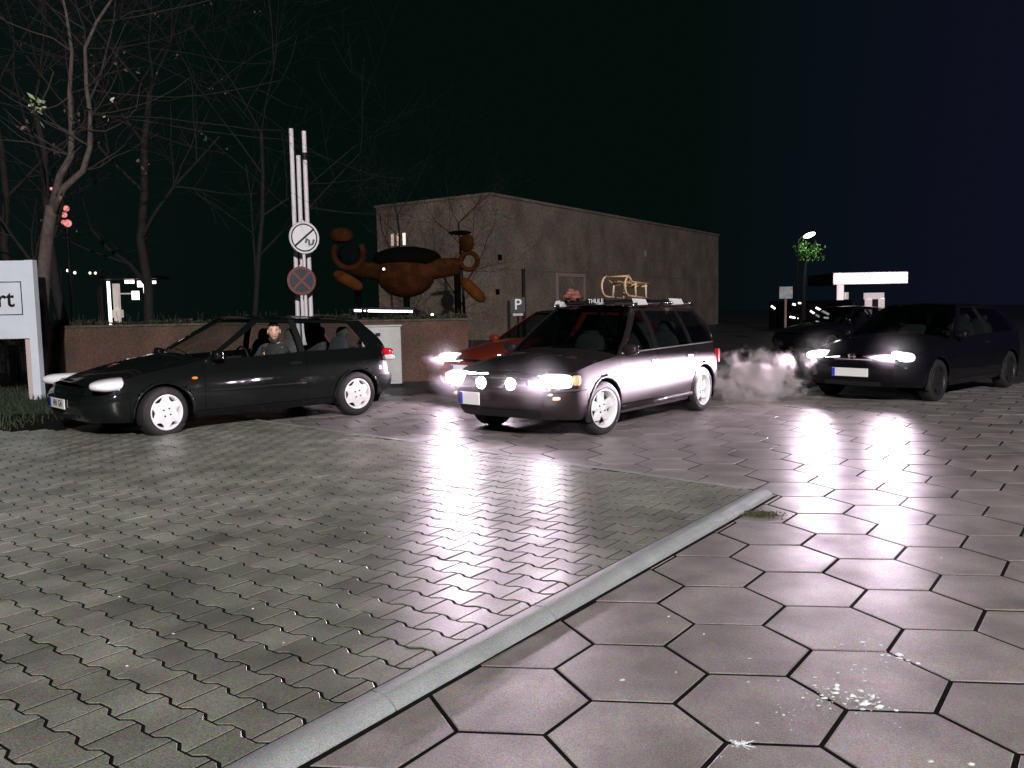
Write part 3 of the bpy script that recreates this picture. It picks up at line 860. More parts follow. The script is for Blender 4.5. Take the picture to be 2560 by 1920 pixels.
# --- black hatchback in front, on the left ----------------------------------
civ, mc, cpt, cts = make_car('hatchback_car', 'black three door hatchback with white wheels and a driver looking out of its window', 'parked cars at night', (-3.575, 10.85, R(-135.8)), dict(HATCH, open_window=True, glass=M_glassc), M_black)
wheel(civ, 1.285, 1, 'six', 0.845, R(12)); wheel(civ, 1.285, -1, 'six', 0.845, R(12)); wheel(civ, -1.285, 1, 'six', 0.845); wheel(civ, -1.285, -1, 'six', 0.845)
for s in (1, -1):
    h = headlamp(civ, s, (1.755, 0.675, 0.640), (0.13, 0.37, 0.075), R(-54), M_clear, 0.8)
    MB().ell((1.885, 0.50*s, 0.635), (0.05, 0.12, 0.04), 16, 10, rot=Matrix.Rotation(R(-30)*s, 3, 'Z')).build('reflector', M_chrome, h, True)
    MB().ell((1.83, 0.62*s, 0.40), (0.06, 0.11, 0.03), 14, 8, rot=Matrix.Rotation(R(-28)*s, 3, 'Z')).build('bumper_indicator', M_plast, civ, True)
    MB().ell((0.93, 0.842*s, 0.66), (0.035, 0.012, 0.018), 12, 8).build('side_repeater', M_amber, civ, True)
    t_ = MB().ell((-1.885, 0.60*s, 0.82), (0.05, 0.15, 0.055), 18, 12, rot=Matrix.Rotation(R(28)*s, 3, 'Z'), e=0.6).build('tail_light', M_redl, civ, True)
    MB().ell((-1.905, 0.63*s, 0.75), (0.05, 0.14, 0.045), 18, 12, rot=Matrix.Rotation(R(28)*s, 3, 'Z'), e=0.6).build('reversing_light', M_clear, t_, True)
plate(civ, (2.155, 0, 0.425), 0.50, 0.11, R(0))
P_ = civ.children[-1] if False else [c for c in civ.children if c.name.startswith('number_plate')][0]
text('plate_letters', 'HN  G4', 0.105, M_ink, P_, frame((0.007, 0.02, 0), (0, 1, 0), (0, 0, 1)), 0.001, scx=0.9)
# front grille slot and wiper
MB().box((2.07, 0, 0.30), (0.05, 0.8, 0.07)).build('air_intake', M_plast, civ)
MB().tube([(0.83, 0.55, 0.895), (0.80, 0.2, 0.955), (0.775, -0.05, 0.975)], 0.007, 5).build('wiper', M_plast, civ)
MB().tube([(0.85, -0.05, 0.95), (0.80, -0.35, 0.95), (0.74, -0.6, 0.925)], 0.007, 5).build('wiper', M_plast, civ)

# --- the person in the driver's seat -----------------------------------------
M_skin = mat('skin', (0.75, 0.45, 0.33), 0.55, var=0.08, scale=30)
M_hair = mat('dark_hair', (0.018, 0.012, 0.01), 0.7)
M_jack = mat('dark_jacket', (0.03, 0.03, 0.035), 0.85)
M_jeans = mat('dark_trousers', (0.02, 0.025, 0.04), 0.9)
pl_ = civ.matrix_basis.copy() if False else Matrix.Translation((-3.575, 10.85, 0)) @ Matrix.Rotation(R(-135.8), 4, 'Z')
pr = empty('person', (0, 0, 0), 0, 'person with short dark hair in a dark jacket looking out of the hatchback side window', 'person')
pr.matrix_basis = pl_ @ Matrix.Translation((-0.30, 0.40, 0))
V = [(0, 0, .52), (-.03, 0, .66), (-.06, 0, .80), (-.07, .0, .93), (-.05, .01, 1.0), (-.03, .02, 1.04),
     (-.06, .17, .92), (.06, .22, .78), (.22, .18, .73), (.30, .13, .75),
     (-.06, -.17, .92), (.08, -.2, .76), (.23, -.14, .72), (.30, -.10, .75),
     (.02, .10, .50), (.42, .12, .56), (.60, .12, .30), (.70, .12, .24), (.02, -.10, .50), (.42, -.12, .56), (.60, -.12, .30), (.70, -.12, .24)]
E_ = [(0, 1), (1, 2), (2, 3), (3, 4), (4, 5), (3, 6), (6, 7), (7, 8), (8, 9), (3, 10), (10, 11), (11, 12), (12, 13), (0, 14), (14, 15), (15, 16), (16, 17), (0, 18), (18, 19), (19, 20), (20, 21)]
RD = [.13, .12, .135, .10, .05, .046, .055, .043, .033, .028, .055, .043, .033, .028, .085, .06, .042, .045, .085, .06, .042, .045]
body = skin_obj('body', V, E_, RD, 0, M_skin, pr)
bm = bmesh.new(); bm.from_mesh(body.data)
hb = MB(); head_mesh(hb, (-0.015, 0.03, 1.155), 1.0, R(62))
vv = [bm.verts.new(v) for v in hb.v]
for f in hb.f:
    try: q = bm.faces.new([vv[i] for i in f]); q.smooth = True
    except ValueError: pass
# fingers closing on the wheel rim
for hx, hy in ((.315, .13), (.315, -.10)):
    for k, ln_ in enumerate((.055, .065, .068, .058, .045)):
        fb = MB(); y0 = hy+(k-2)*0.014
        if k == 0: pts = [(hx-.01, hy-.03 if hy > 0 else hy+.03, 0.755), (hx+.0, hy-.045 if hy > 0 else hy+.045, 0.780), (hx+.02, hy-.04 if hy > 0 else hy+.04, 0.800)]
        else: pts = [(hx-.005, y0, 0.765), (hx+ln_*.55, y0, 0.790), (hx+ln_*.8, y0, 0.765), (hx+ln_*.5, y0, 0.750)]
        fb.tube(pts, [.0095, .009, .008, .0065][:len(pts)], 6); vv = [bm.verts.new(v) for v in fb.v]
        for f in fb.f: bm.faces.new([vv[i] for i in f])
bm.to_mesh(body.data); bm.free()
# eyes, brows, mouth
look = Matrix.Rotation(R(62), 3, 'Z'); hc = Vector((-0.015, 0.03, 1.155))
for sg in (-1, 1):
    ey = MB().ell(tuple(hc+look @ Vector((.081, sg*.029, .012))), (.010, .013, .007), 10, 8, rot=look).build('eye', mat('eye_white', (0.6, 0.56, 0.52), 0.3), body, True)
    MB().ell(tuple(hc+look @ Vector((.0895, sg*.029, .012))), (.003, .006, .006), 8, 6, rot=look).build('iris', M_hair, ey, True)
    MB().ell(tuple(hc+look @ Vector((.088, sg*.030, .031))), (.006, .018, .0045), 10, 6, rot=look).build('eyebrow', M_hair, body, True)
MB().ell(tuple(hc+look @ Vector((.092, 0, -.058))), (.005, .020, .005), 10, 6, rot=look).build('lips', mat('lip', (0.55, 0.25, 0.2), 0.5), body, True)
hr = MB()
n, m = 26, 12; vs = []; fs = []
for i in range(m+1):
    ph = PI/2-(PI*0.62)*i/m
    for j in range(n):
        t = 2*PI*j/n; x, y, z = math.cos(ph)*math.cos(t), math.cos(ph)*math.sin(t), math.sin(ph)
        front = max(0, x)
        lim = 0.50+0.05*math.sin(9*t) if x > 0.3 else (0.1 if x > -0.05 else -1)
        zl = max(z, lim)
        k_ = math.sqrt(max(0.0, 1-zl*zl)) if zl != z else math.cos(ph)
        vs.append(look @ Vector((k_*math.cos(t)*0.105, k_*math.sin(t)*0.081, zl*0.126+0.004))+hc)
for i in range(m):
    for j in range(n): a = i*n+j; d = i*n+(j+1) % n; fs.append((a, a+n, d+n, d))
hr.add(vs, fs); hr.build('hair', M_hair, pr, True)
jk = skin_obj('jacket', V[:9]+V[10:13], [(0, 1), (1, 2), (2, 3), (3, 4), (3, 6), (6, 7), (7, 8), (3, 9), (9, 10), (10, 11)], [.142, .135, .152, .125, .07, .064, .078, .062, .05, .078, .062, .05], 0, M_jack, pr)
skin_obj('trousers', [V[0], V[14], V[15], V[16], V[18], V[19], V[20]], [(0, 1), (1, 2), (2, 3), (0, 4), (4, 5), (5, 6)], [.14, .095, .072, .055, .095, .072, .055], 0, M_jeans, pr)

# --- estate car with roof bars and sledge -------------------------------------
WP = (1.106, 10.47, R(-128.1))
wag, mw, wpt, wts = make_car('estate_car', 'dark maroon estate car with roof bars, lit headlamps and white five spoke wheels', 'parked cars at night', WP, WAGON, M_wag)
for x in (1.22, -1.22):
    for s in (1, -1): wheel(wag, x, s, 'star5', 0.84, R(-10) if x > 0 else 0)
M_lampref = M_clear
for s in (1, -1):
    h = headlamp(wag, s, (1.845, 0.60, 0.630), (0.10, 0.245, 0.075), R(-24), M_lenson, 0.42)
    MB().ell((1.925, 0.565*s, 0.632), (0.035, 0.155, 0.062), 20, 12, rot=Matrix.Rotation(R(-18)*s, 3, 'Z'), e=0.6).build('glowing_bulb', M_lampon, h, True)
    MB().ell((1.735, 0.80*s, 0.632), (0.05, 0.03, 0.055), 14, 10, rot=Matrix.Rotation(R(-24)*s, 3, 'Z'), e=0.6).build('corner_indicator', mat('pale_amber', (0.8, 0.5, 0.25), 0.2), wag, True)
    MB().box((1.80, 0.62*s, 0.535), (0.30, 0.32, 0.018), rz=R(-20)*s).build('bumper_trim', M_chrome, wag)
    MB().ell((1.90, 0.60*s, 0.455), (0.045, 0.12, 0.022), 16, 8, rot=Matrix.Rotation(R(-16)*s, 3, 'Z'), e=0.5).build('amber_indicator', emis('amber_glow', (1.0, 0.36, 0.03), 0.9), wag, True)
    fl = MB().lathe([(0.001, -0.03), (0.05, -0.03), (0.07, 0.0), (0.072, 0.02), (0.066, 0.022)], 24, c=(2.055, 0.20*s, 0.600), axis='X').build('driving_lamp', M_chrome, wag, True)
    MB().ell((2.077, 0.20*s, 0.600), (0.012, 0.064, 0.064), 20, 10).build('lens', M_lampon, fl, True)
    MB().box((-1.865, 0.68*s, 0.70), (0.05, 0.16, 0.18)).build('tail_light', M_redl, wag)
MB().box((2.02, 0, 0.655), (0.02, 0.75, 0.018)).build('grille_bar', M_chrome, wag)
MB().box((2.0, 0, 0.615), (0.02, 0.74, 0.06)).build('grille', M_plast, wag)
plate(wag, (2.085, -0.36, 0.425), 0.30, 0.135, R(-6))
MB().box((1.98, 0.12, 0.285), (0.10, 0.75, 0.06)).build('air_intake', M_plast, wag)
MB().box((-2.0, 0, 0.45), (0.04, 1.3, 0.05)).build('bumper_strip', M_plast, wag)
MB().tube([(-1.80, 0.45, 0.23), (-2.03, 0.45, 0.22)], 0.028, 12, cap=False).build('exhaust_pipe', M_chrome, wag, True)
# side skirt catching light
for s in (1, -1):
    MB().tube([(0.86, s*0.825, 0.27), (-0.86, s*0.825, 0.27)], 0.035, 10).build('side_skirt', M_wag, wag, True)
    MB().tube([(0.16, s*0.57, 1.40), (0.08, s*0.57, 1.425), (-0.9, s*0.57, 1.435), (-1.38, s*0.57, 1.42), (-1.46, s*0.57, 1.385)], 0.013, 8).build('roof_rail', M_chrome, wag, True)
    for x in (0.1, -0.55, -1.4): MB().box((x, s*0.57, 1.405), (0.07, 0.03, 0.05)).build('rail_foot', M_plast, wag)
MB().tube([(0.86, 0.5, 0.90), (0.87, 0.1, 0.935), (0.85, -0.15, 0.94)], 0.007, 5).build('wiper', M_plast, wag)
MB().tube([(0.90, -0.1, 0.93), (0.87, -0.4, 0.91), (0.80, -0.6, 0.90)], 0.007, 5).build('wiper', M_plast, wag)
M_barw = mat('pale_foot_plastic', (0.72, 0.70, 0.74), 0.4)
wagM = Matrix.Translation((WP[0], WP[1], 0)) @ Matrix.Rotation(WP[2], 4, 'Z')
for x, lab in ((0.0, 'front black roof bar with maker name and pale feet on the estate car'), (-0.95, 'rear black roof bar with pale feet on the estate car')):
    rb = empty('roof_bar', (0, 0, 0), 0, lab, 'roof bar', 'roof bars on the estate car'); rb.matrix_basis = wagM @ Matrix.Translation((x, 0, 0))
    MB().box((0, 0, 1.458), (0.035, 1.26, 0.028)).build('bar', M_plast, rb)
    for s in (1, -1):
        vs = [(-0.05, 0.66, 1.405), (0.05, 0.66, 1.405), (-0.04, 0.63, 1.475), (0.04, 0.63, 1.475), (-0.045, 0.49, 1.485), (0.045, 0.49, 1.485), (-0.05, 0.53, 1.40), (0.05, 0.53, 1.40)]
        vs = [(a, b_*s, c_) for a, b_, c_ in vs]
        MB().add(vs, [(0, 1, 3, 2), (2, 3, 5, 4), (4, 5, 7, 6), (6, 7, 1, 0), (0, 2, 4, 6), (1, 7, 5, 3)]).build('bar_foot', M_barw, rb)
    if x == 0.0:
        MB().box((0.024, -0.03, 1.46), (0.01, 0.30, 0.055)).build('name_panel', M_plast, rb)
        text('name_letters', 'THULE', 0.075, M_plate, rb, frame((0.031, -0.03, 1.46), (0, 1, 0), (0, 0, 1)), 0.001)
# sledge ---------------------------------------------------------------------
M_wood = mat('sledge_wood', (0.55, 0.36, 0.20), 0.5, var=0.25, scale=30)
sl = empty('wooden_sledge', (0, 0, 0), 0, 'curled wooden sledge strapped upright on the roof bars', 'sledge'); sl.matrix_basis = wagM @ Matrix.Translation((-0.50, 0.05, 1.50)) @ Matrix.Rotation(R(-4), 4, 'Y')
for s in (1, -1):
    y = s*0.17; pts = [(-0.40, y, 0.015), (0.12, y, 0.012)]+[(0.12+0.13*math.sin(a), y, 0.142-0.13*math.cos(a)) for a in [PI*k/9 for k in range(1, 9)]]
    MB().tube(pts, 0.013, 7).build('runner', M_wood, sl, True)
    MB().tube([(-0.42, y*0.9, 0.205), (0.05, y*0.9, 0.2), (0.16, y*0.95, 0.27)], 0.013, 7).build('seat_rail', M_wood, sl, True)
    for x in (-0.30, -0.03): MB().tube([(x, y, 0.02), (x, y*0.92, 0.2)], 0.014, 7).build('strut', M_wood, sl, True)
for x in (-0.30, -0.03, 0.16): MB().tube([(x, -0.18, 0.17 if x < 0.1 else 0.26), (x, 0.18, 0.17 if x < 0.1 else 0.26)], 0.012, 7).build('cross_bar', M_wood, sl, True)
for y in (-0.09, 0, 0.09): MB().box((-0.18, y, 0.215), (0.5, 0.035, 0.012)).build('seat_slat', M_wood, sl)
M_cloth = mat('pink_bundle', (0.22, 0.08, 0.06), 0.8, var=0.4, scale=25)
bun = MB().ell((0, 0, 0), (0.13, 0.09, 0.075), 20, 14); b2 = MB()
b2.v = [tuple(Vector(v)*(1+0.55*noise.noise(Vector(v)*19)+0.25*noise.noise(Vector(v)*45))) for v in bun.v]; b2.f = bun.f; b2.mi = bun.mi
o = b2.build('cloth_bundle', M_cloth, None, True); o.matrix_basis = wagM @ Matrix.Translation((0.0, -0.40, 1.545)); tag(o, 'crumpled reddish cloth bundle beside the sledge on the roof bars', 'bundle')

# --- red hatchback behind the estate -------------------------------------------
RP = (0.80, 13.75, R(-134.5))
HR = dict(HATCH); HR['strip'] = None
redc, mr_, _, _ = make_car('hatchback_car', 'red hatchback with lit headlamps standing behind the estate car', 'parked cars at night', RP, HR, M_red)
for x in (1.285, -1.285):
    for s in (1, -1): wheel(redc, x, s, 'six', 0.845)
for s in (1, -1):
    h = headlamp(redc, s, (1.86, 0.58, 0.665), (0.09, 0.20, 0.07), R(-30), M_lenson, 0.6)
    MB().ell((1.945, 0.56*s, 0.67), (0.035, 0.115, 0.066), 20, 12, rot=Matrix.Rotation(R(-25)*s, 3, 'Z')).build('glowing_bulb', M_lampon, h, True)
    MB().ell((1.90, 0.62*s, 0.47), (0.05, 0.09, 0.02), 14, 8, rot=Matrix.Rotation(R(-25)*s, 3, 'Z')).build('bumper_indicator', M_clear, redc, True)
plate(redc, (2.155, 0.0, 0.52), 0.52, 0.115, 0)

# --- plum coloured hatchback on the right ---------------------------------------
DP = (6.35, 12.95, R(-140.0))
HD = dict(HATCH); HD['strip'] = None
dk_, md_, _, _ = make_car('hatchback_car', 'dark plum hatchback with lit headlamps at the right edge of the paving', 'parked cars at night', DP, HD, M_dkgrey)
for x in (1.285, -1.285):
    for s in (1, -1): wheel(dk_, x, s, 'six', 0.845, 0, M_rimk)
for s in (1, -1):
    h = headlamp(dk_, s, (1.85, 0.575, 0.635), (0.10, 0.235, 0.07), R(-34), M_lenson, 0.7)
    MB().ell((1.93, 0.55*s, 0.64), (0.04, 0.15 if s > 0 else 0.10, 0.066), 20, 12, rot=Matrix.Rotation(R(-28)*s, 3, 'Z')).build('glowing_bulb', M_lampon, h, True)
    MB().ell((1.93, 0.6*s, 0.33), (0.03, 0.05, 0.02), 12, 8).build('fog_lamp', M_clear, dk_, True)
MB().box((2.09, 0, 0.60), (0.02, 0.55, 0.015)).build('grille_bar', M_chrome, dk_)
lg = MB(); lg.tube([(2.115, -0.035, 0.665), (2.115, -0.03, 0.615), (2.115, -0.022, 0.64), (2.115, 0.022, 0.64), (2.115, 0.03, 0.615), (2.115, 0.035, 0.665)], 0.005, 5)
lg.tube([(2.113, -0.05, 0.67), (2.113, -0.04, 0.605), (2.113, 0.04, 0.605), (2.113, 0.05, 0.67), (2.113, -0.05, 0.67)], 0.004, 5).build('badge', M_chrome, dk_)
plate(dk_, (2.16, 0, 0.425), 0.52, 0.115, 0)
MB().box((2.07, 0, 0.27), (0.05, 0.8, 0.06)).build('air_intake', M_plast, dk_)

# --- far parked car between the sign and the petrol station ----------------------
far, mf, _, _ = make_car('hatchback_car', 'small dark hatchback far back between the white sign and the petrol station', 'parked cars at night', (9.6, 24.5, R(-150)), HD, M_dkgrey)
for x in (1.285, -1.285):
    for s in (1, -1): wheel(far, x, s, 'six', 0.845, 0, M_rimk)
far.location.z = -0.07

# --- headlamp beams ----------------------------------------------------------------
WH = (1.0, 0.79, 0.97)
def head_dir(p): return Vector((math.cos(p[2]), math.sin(p[2])))
def lampset(root, pose, x, y, z, power, **k):
    d = head_dir(pose)
    for s in (1, -1):
        beam('headlamp_beam', (x, y*s, z), d, power, WH, parent=root, **k)
lampset(wag, WP, 1.985, 0.575, 0.63, 560, base=0.11, down_soft=11)
lampset(redc, RP, 2.0, 0.56, 0.67, 600, base=0.14, down_soft=14)
lampset(dk_, DP, 1.995, 0.55, 0.64, 1000, base=0.24, width=0.49, down_soft=20)
for s in (1,): beam('wide_headlamp_beam', (2.02, 0.57, 0.64), (math.cos(R(-157)), math.sin(R(-157))), 18000, WH, parent=dk_, base=0.0, up_deg=1.3, width=0.37, down_soft=5)

# ================================================================== setting behind
def post(b, p, z0, z1, r, n=10): b.tube([(p[0], p[1], z0), (p[0], p[1], z1)], r, n)
GZ = ASPH_Z
# lawn on the left
o = sheet('lawn_ground', [(-30, 9.6), (-6.1, 9.9), (-5.7, 12.6), (-5.3, 16.3), (-30, 16.3)], 0.02, mat('lawn_soil', (0.02, 0.03, 0.012), 0.95, var=0.5, scale=6)); tag(o, 'dark lawn soil on the left behind the sign', kind='structure')
gb = MB(); rg = random.Random(5)
for i in range(9000):
    x = rg.uniform(-14, -5.6); y = rg.uniform(9.9, 16.2)
    if x > -5.9+ (12-y)*-0.05: continue
    h = rg.uniform(0.05, 0.13); a = rg.uniform(0, PI); dx, dy = math.cos(a)*0.012, math.sin(a)*0.012; l = rg.uniform(-.05, .05)
    gb.add([(x-dx, y-dy, 0.02), (x+dx, y+dy, 0.02), (x+l, y+l*0.6, 0.02+h)], [(0, 1, 2)])
o = link_mesh('grass', gb.v, gb.f, mat('grass_blades', (0.022, 0.04, 0.014), 0.8, var=0.5, scale=5)); tag(o, 'short rough grass beside the white sign', 'grass', kind='stuff')

# hall ------------------------------------------------------------------------
M_hall = mat('hall_concrete', (0.235, 0.180, 0.145), 0.9, var=0.3, scale=0.7, grain=0.6, gscale=9, bump=0.4, bscale=6)
hall = empty('concrete_hall', (0, 0, 0), 0, 'large windowless grey brown concrete hall with a flat roof behind the cars', 'building')
C0 = Vector((-.87, 40)); dr = Vector((.556, .831)); dl = Vector((-.826, .564)).normalized(); HZ = 6.76
def hp(t, s, z): p = C0+dr*t+dl*s; return (p.x, p.y, z)
Lr, Ll = 30.8, 7.3
b = MB(); b.add([hp(0, 0, GZ), hp(Lr, 0, GZ), hp(Lr, 0, HZ), hp(0, 0, HZ)], [(0, 1, 2, 3)]); b.add([hp(Lr, 0, GZ), hp(Lr, Ll, GZ), hp(Lr, Ll, HZ), hp(Lr, 0, HZ)], [(0, 1, 2, 3)])
b.build('long_wall', M_hall, hall)
b = MB(); b.add([hp(0, 0, GZ), hp(0, Ll, GZ), hp(0, Ll, HZ), hp(0, 0, HZ)], [(0, 1, 2, 3)]); b.add([hp(0, Ll, GZ), hp(Lr, Ll, GZ), hp(Lr, Ll, HZ), hp(0, Ll, HZ)], [(0, 1, 2, 3)]); b.build('end_wall', M_hall, hall)
b = MB(); b.add([hp(-.08, -.08, HZ), hp(Lr+.08, -.08, HZ), hp(Lr+.08, Ll+.08, HZ), hp(-.08, Ll+.08, HZ), hp(-.08, -.08, HZ+.12), hp(Lr+.08, -.08, HZ+.12), hp(Lr+.08, Ll+.08, HZ+.12), hp(-.08, Ll+.08, HZ+.12)],
    [(0, 3, 2, 1), (4, 5, 6, 7), (0, 1, 5, 4), (1, 2, 6, 5), (2, 3, 7, 6), (3, 0, 4, 7)]); b.build('roof', M_hall, hall)
def wallbox(name, t0, t1, z0, z1, d, m, par, left=False):
    b = MB(); f = (lambda a, q, z: hp(-q, a, z)) if left else (lambda a, q, z: hp(a, -q, z))
    P = [f(t0, -0.02, z0), f(t1, -0.02, z0), f(t1, d, z0), f(t0, d, z0), f(t0, -0.02, z1), f(t1, -0.02, z1), f(t1, d, z1), f(t0, d, z1)]
    b.add(P, [(0, 3, 2, 1), (4, 5, 6, 7), (0, 1, 5, 4), (1, 2, 6, 5), (2, 3, 7, 6), (3, 0, 4, 7)]); return b.build(name, m, par)
M_trim = mat('pale_trim', (0.42, 0.31, 0.28), 0.7)
wallbox('door_frame', 6.0, 6.16, GZ, 3.1, 0.06, M_trim, hall); wallbox('door_frame', 9.0, 9.16, GZ, 3.1, 0.06, M_trim, hall); wallbox('door_lintel', 6.0, 9.16, 3.1, 3.28, 0.07, M_trim, hall)
wallbox('roller_door', 6.17, 8.99, GZ, 3.09, 0.03, M_hall, hall)
for t0, z in ((0.55, 3.75), (0.3, 2.1)): wallbox('vent_opening', t0, t0+0.3, z, z+0.26, 0.03, M_void, hall)
wallbox('wall_lamp', 17.2, 17.35, 4.6, 5.0, 0.08, M_trim, hall)
for z in (3.3,):
    wallbox('panel_joint', 0.05, Lr-0.05, z, z+0.035, 0.012, mat('joint_shadow', (0.16, 0.14, 0.12), 0.9), hall)
for t in range(0): wallbox('panel_joint', t*5.1, t*5.1+0.035, GZ, HZ-0.02, 0.014, MATS['joint_shadow'], hall)
M_warm = emis('warm_window', (1.0, 0.72, 0.62), 1.6); M_warm2 = emis('dim_window', (0.8, 0.45, 0.3), 0.45)
for s0, m in ((5.35, M_warm), (5.75, M_warm2), (6.15, M_warm2)):
    w_ = wallbox('slit_window', s0, s0+0.16, 4.75, 5.35, 0.03, m, hall, True)

# scattered-leaf helper ---------------------------------------------------------
def leafquad(b, p, s, rg):
    n = Vector((rg.gauss(0, 1), rg.gauss(0, 1), rg.gauss(0, 1))).normalized(); u = n.orthogonal().normalized(); v = n.cross(u)
    a = rg.uniform(0, PI); u, v = u*math.cos(a)+v*math.sin(a), v*math.cos(a)-u*math.sin(a)
    p = Vector(p); b.add([p-u*s, p-v*s*0.55, p+u*s, p+v*s*0.55], [(0, 1, 2, 3)])
# winter beech hedge ---------------------------------------------------------------
A0, A1 = Vector((-9.62, 16.8)), Vector((-0.9, 17.4)); hd = (A1-A0); hl = hd.length; hd.normalize(); hn = Vector((-hd.y, hd.x))
M_wall = mat('rough_red_render', (0.108, 0.055, 0.043), 0.9, var=0.3, scale=1.6, grain=0.6, gscale=26, bump=0.5, bscale=30, col2=(0.085, 0.05, 0.036))
lw_ = empty('low_wall', (0, 0, 0), 0, 'low rough reddish brown wall running behind the black hatchback', 'wall')
def along(name, t0, t1, o0, o1, z0, z1, m, par):
    q = [A0+hd*t0+hn*o0, A0+hd*t1+hn*o0, A0+hd*t1+hn*o1, A0+hd*t0+hn*o1]
    return MB().add([(p.x, p.y, z0) for p in q]+[(p.x, p.y, z1) for p in q], [(3, 2, 1, 0), (4, 5, 6, 7), (0, 1, 5, 4), (1, 2, 6, 5), (2, 3, 7, 6), (3, 0, 4, 7)]).build(name, m, par)
along('wall_body', 0, hl, 0, 0.24, GZ, 1.17, M_wall, lw_)
M_cop = mat('mossy_coping', (0.075, 0.07, 0.05), 0.9, var=0.4, scale=8, grain=0.4, gscale=40)
x = 0.0
while x < hl-0.3: along('coping_stone', x+0.003, min(x+0.9, hl), -0.03, 0.27, 1.173, 1.215+0.004*math.sin(x*7), M_cop, lw_); x += 0.906
hg = empty('hedge', (0, 0, 0), 0, 'dark ragged green hedge rising just behind the low reddish wall', 'hedge')
b = MB(); bt = MB(); rg = random.Random(11)
for i in range(9000):
    t = rg.uniform(-4.5, hl); hgt = 1.30+0.10*noise.noise((t*0.8, 3, 0))+0.05*noise.noise((t*3, 1, 0))
    p = A0+hd*t+hn*rg.uniform(0.34, 0.85); z = hgt-abs(rg.gauss(0, 0.16)) if rg.random() < 0.7 else rg.uniform(0.0, 1.2)
    leafquad(bt if rg.random() < 0.6 else b, (p.x, p.y, z), rg.uniform(0.025, 0.05), rg)
for i in range(260):
    t = rg.uniform(-4.5, hl); p = A0+hd*t+hn*rg.uniform(0.4, 0.8); b.tube([(p.x, p.y, GZ), (p.x+rg.gauss(0, .08), p.y, 0.8), (p.x+rg.gauss(0, .12), p.y, rg.uniform(1.2, 1.48))], [.008, .006, .003], 4, cap=False)
o = link_mesh('twigs_and_dry_leaves', b.v, b.f, mat('dry_beech_leaves', (0.05, 0.035, 0.026), 0.8, var=0.3, scale=9), hg); o['kind'] = 'stuff'
o = link_mesh('foliage', bt.v, bt.f, mat('green_leaves', (0.022, 0.032, 0.02), 0.8, var=0.4, scale=9), hg); o['kind'] = 'stuff'

# grey service cabinet ----------------------------------------------------------------
M_cab = mat('cabinet_grey', (0.5, 0.5, 0.49), 0.6, var=0.12, scale=3, grain=0.15, gscale=60)
cb = empty('service_cabinet', (-2.5, 16.2, GZ), R(3), 'pale grey service cabinet just behind the tail of the black hatchback', 'cabinet')
MB().box((0, 0, 0.62), (0.74, 0.32, 1.1)).build('cabinet_body', M_cab, cb)
MB().box((-0.18, -0.171, 0.62), (0.345, 0.022, 1.0)).build('cabinet_door', M_cab, cb); MB().box((0.18, -0.171, 0.62), (0.345, 0.022, 1.0)).build('cabinet_door', M_cab, cb)
MB().box((0, 0, 1.185), (0.8, 0.38, 0.03)).build('cabinet_lid', M_cab, cb); MB().box((-0.06, -0.19, 1.02), (0.09, 0.02, 0.06)).build('cabinet_handle', M_plast, cb)
MB().box((0, 0, 0.04), (0.7, 0.3, 0.08)).build('cabinet_plinth', M_plast, cb)

# white company sign on the left ---------------------------------------------------------
M_sign = mat('sign_white', (0.74, 0.79, 0.88), 0.45, var=0.05, scale=4)
M_signs = mat('sign_side', (0.62, 0.5, 0.48), 0.6)
sg = empty('white_sign', (-9.0, 14.0, 0), 0, 'white company sign on posts ending in the letters rt at the picture edge', 'sign')
MB().box((0.0, 0, 1.69), (2.0, 0.10, 1.29)).build('board', M_sign, sg)
MB().box((1.065-0.02, -0.0, 1.13), (0.13, 0.13, 2.42)).build('post', M_sign, sg); MB().box((0.925, 0.03, 0.5), (0.105, 0.09, 1.06)).build('post', M_signs, sg)
MB().box((-0.9, 0, 0.5), (0.15, 0.13, 1.06)).build('post', M_sign, sg)
for c, d in (((0.0, -0.053, 1.985), (1.78, 0.008, 0.014)), ((0.0, -0.053, 1.445), (1.78, 0.008, 0.014)), ((0.885, -0.053, 1.715), (0.014, 0.008, 0.554))): MB().box(c, d).build('frame_line', M_ink, sg)
text('sign_letters', 'rt', 0.40, M_ink, sg, frame((0.76, -0.056, 1.70), (1, 0, 0), (0, 0, 1)), 0.003, 'RIGHT')

# three pale poles and two round traffic signs ---------------------------------------------
M_pole = mat('galvanised_pole', (0.75, 0.70, 0.74), 0.5, grain=0.25, gscale=70)
for (x, y, zt, lab) in ((-4.19, 16.5, 4.93, 'leftmost and tallest of the three slim pale poles above the black hatchback'), (-4.07, 16.5, 4.42, 'shorter middle pole of the three slim pale poles'), (-3.93, 16.5, 4.88, 'rightmost slim pale pole with a dark joint near its top')):
    b = MB()
    if x == -3.93:
        r_ = empty('pale_pole', (0, 0, 0), 0, lab, 'pole', 'slim pale poles'); post(b, (x, y), GZ, 4.33, 0.042); b.build('shaft', M_pole, r_)
        b = MB(); post(b, (x, y), 4.33, 4.47, 0.05); b.build('collar', M_plast, r_); b = MB(); post(b, (x, y), 4.47, zt, 0.042); b.build('shaft', M_pole, r_)
    else:
        b.tube([(x-0.01, y, GZ), (x+0.015, y, zt)], 0.042, 10); tag(b.build('pale_pole', M_pole), lab, 'pole', 'slim pale poles')
def disc(b, r, y0, y1, n=40): b.lathe([(0.0005, y0), (r, y0), (r, y1), (0.0005, y1)], n, axis='Y')
def ring(b, r0, r1, y0, y1, n=40): b.lathe([(r0, y0), (r1, y0), (r1, y1), (r0, y1), (r0, y0)], n, axis='Y')
sr = empty('traffic_sign', (-3.95, 16.2, 0), R(38), 'round white end of restriction sign with a black diagonal bar', 'traffic sign')
def at(o, z): o.location = (0, 0, z); return o
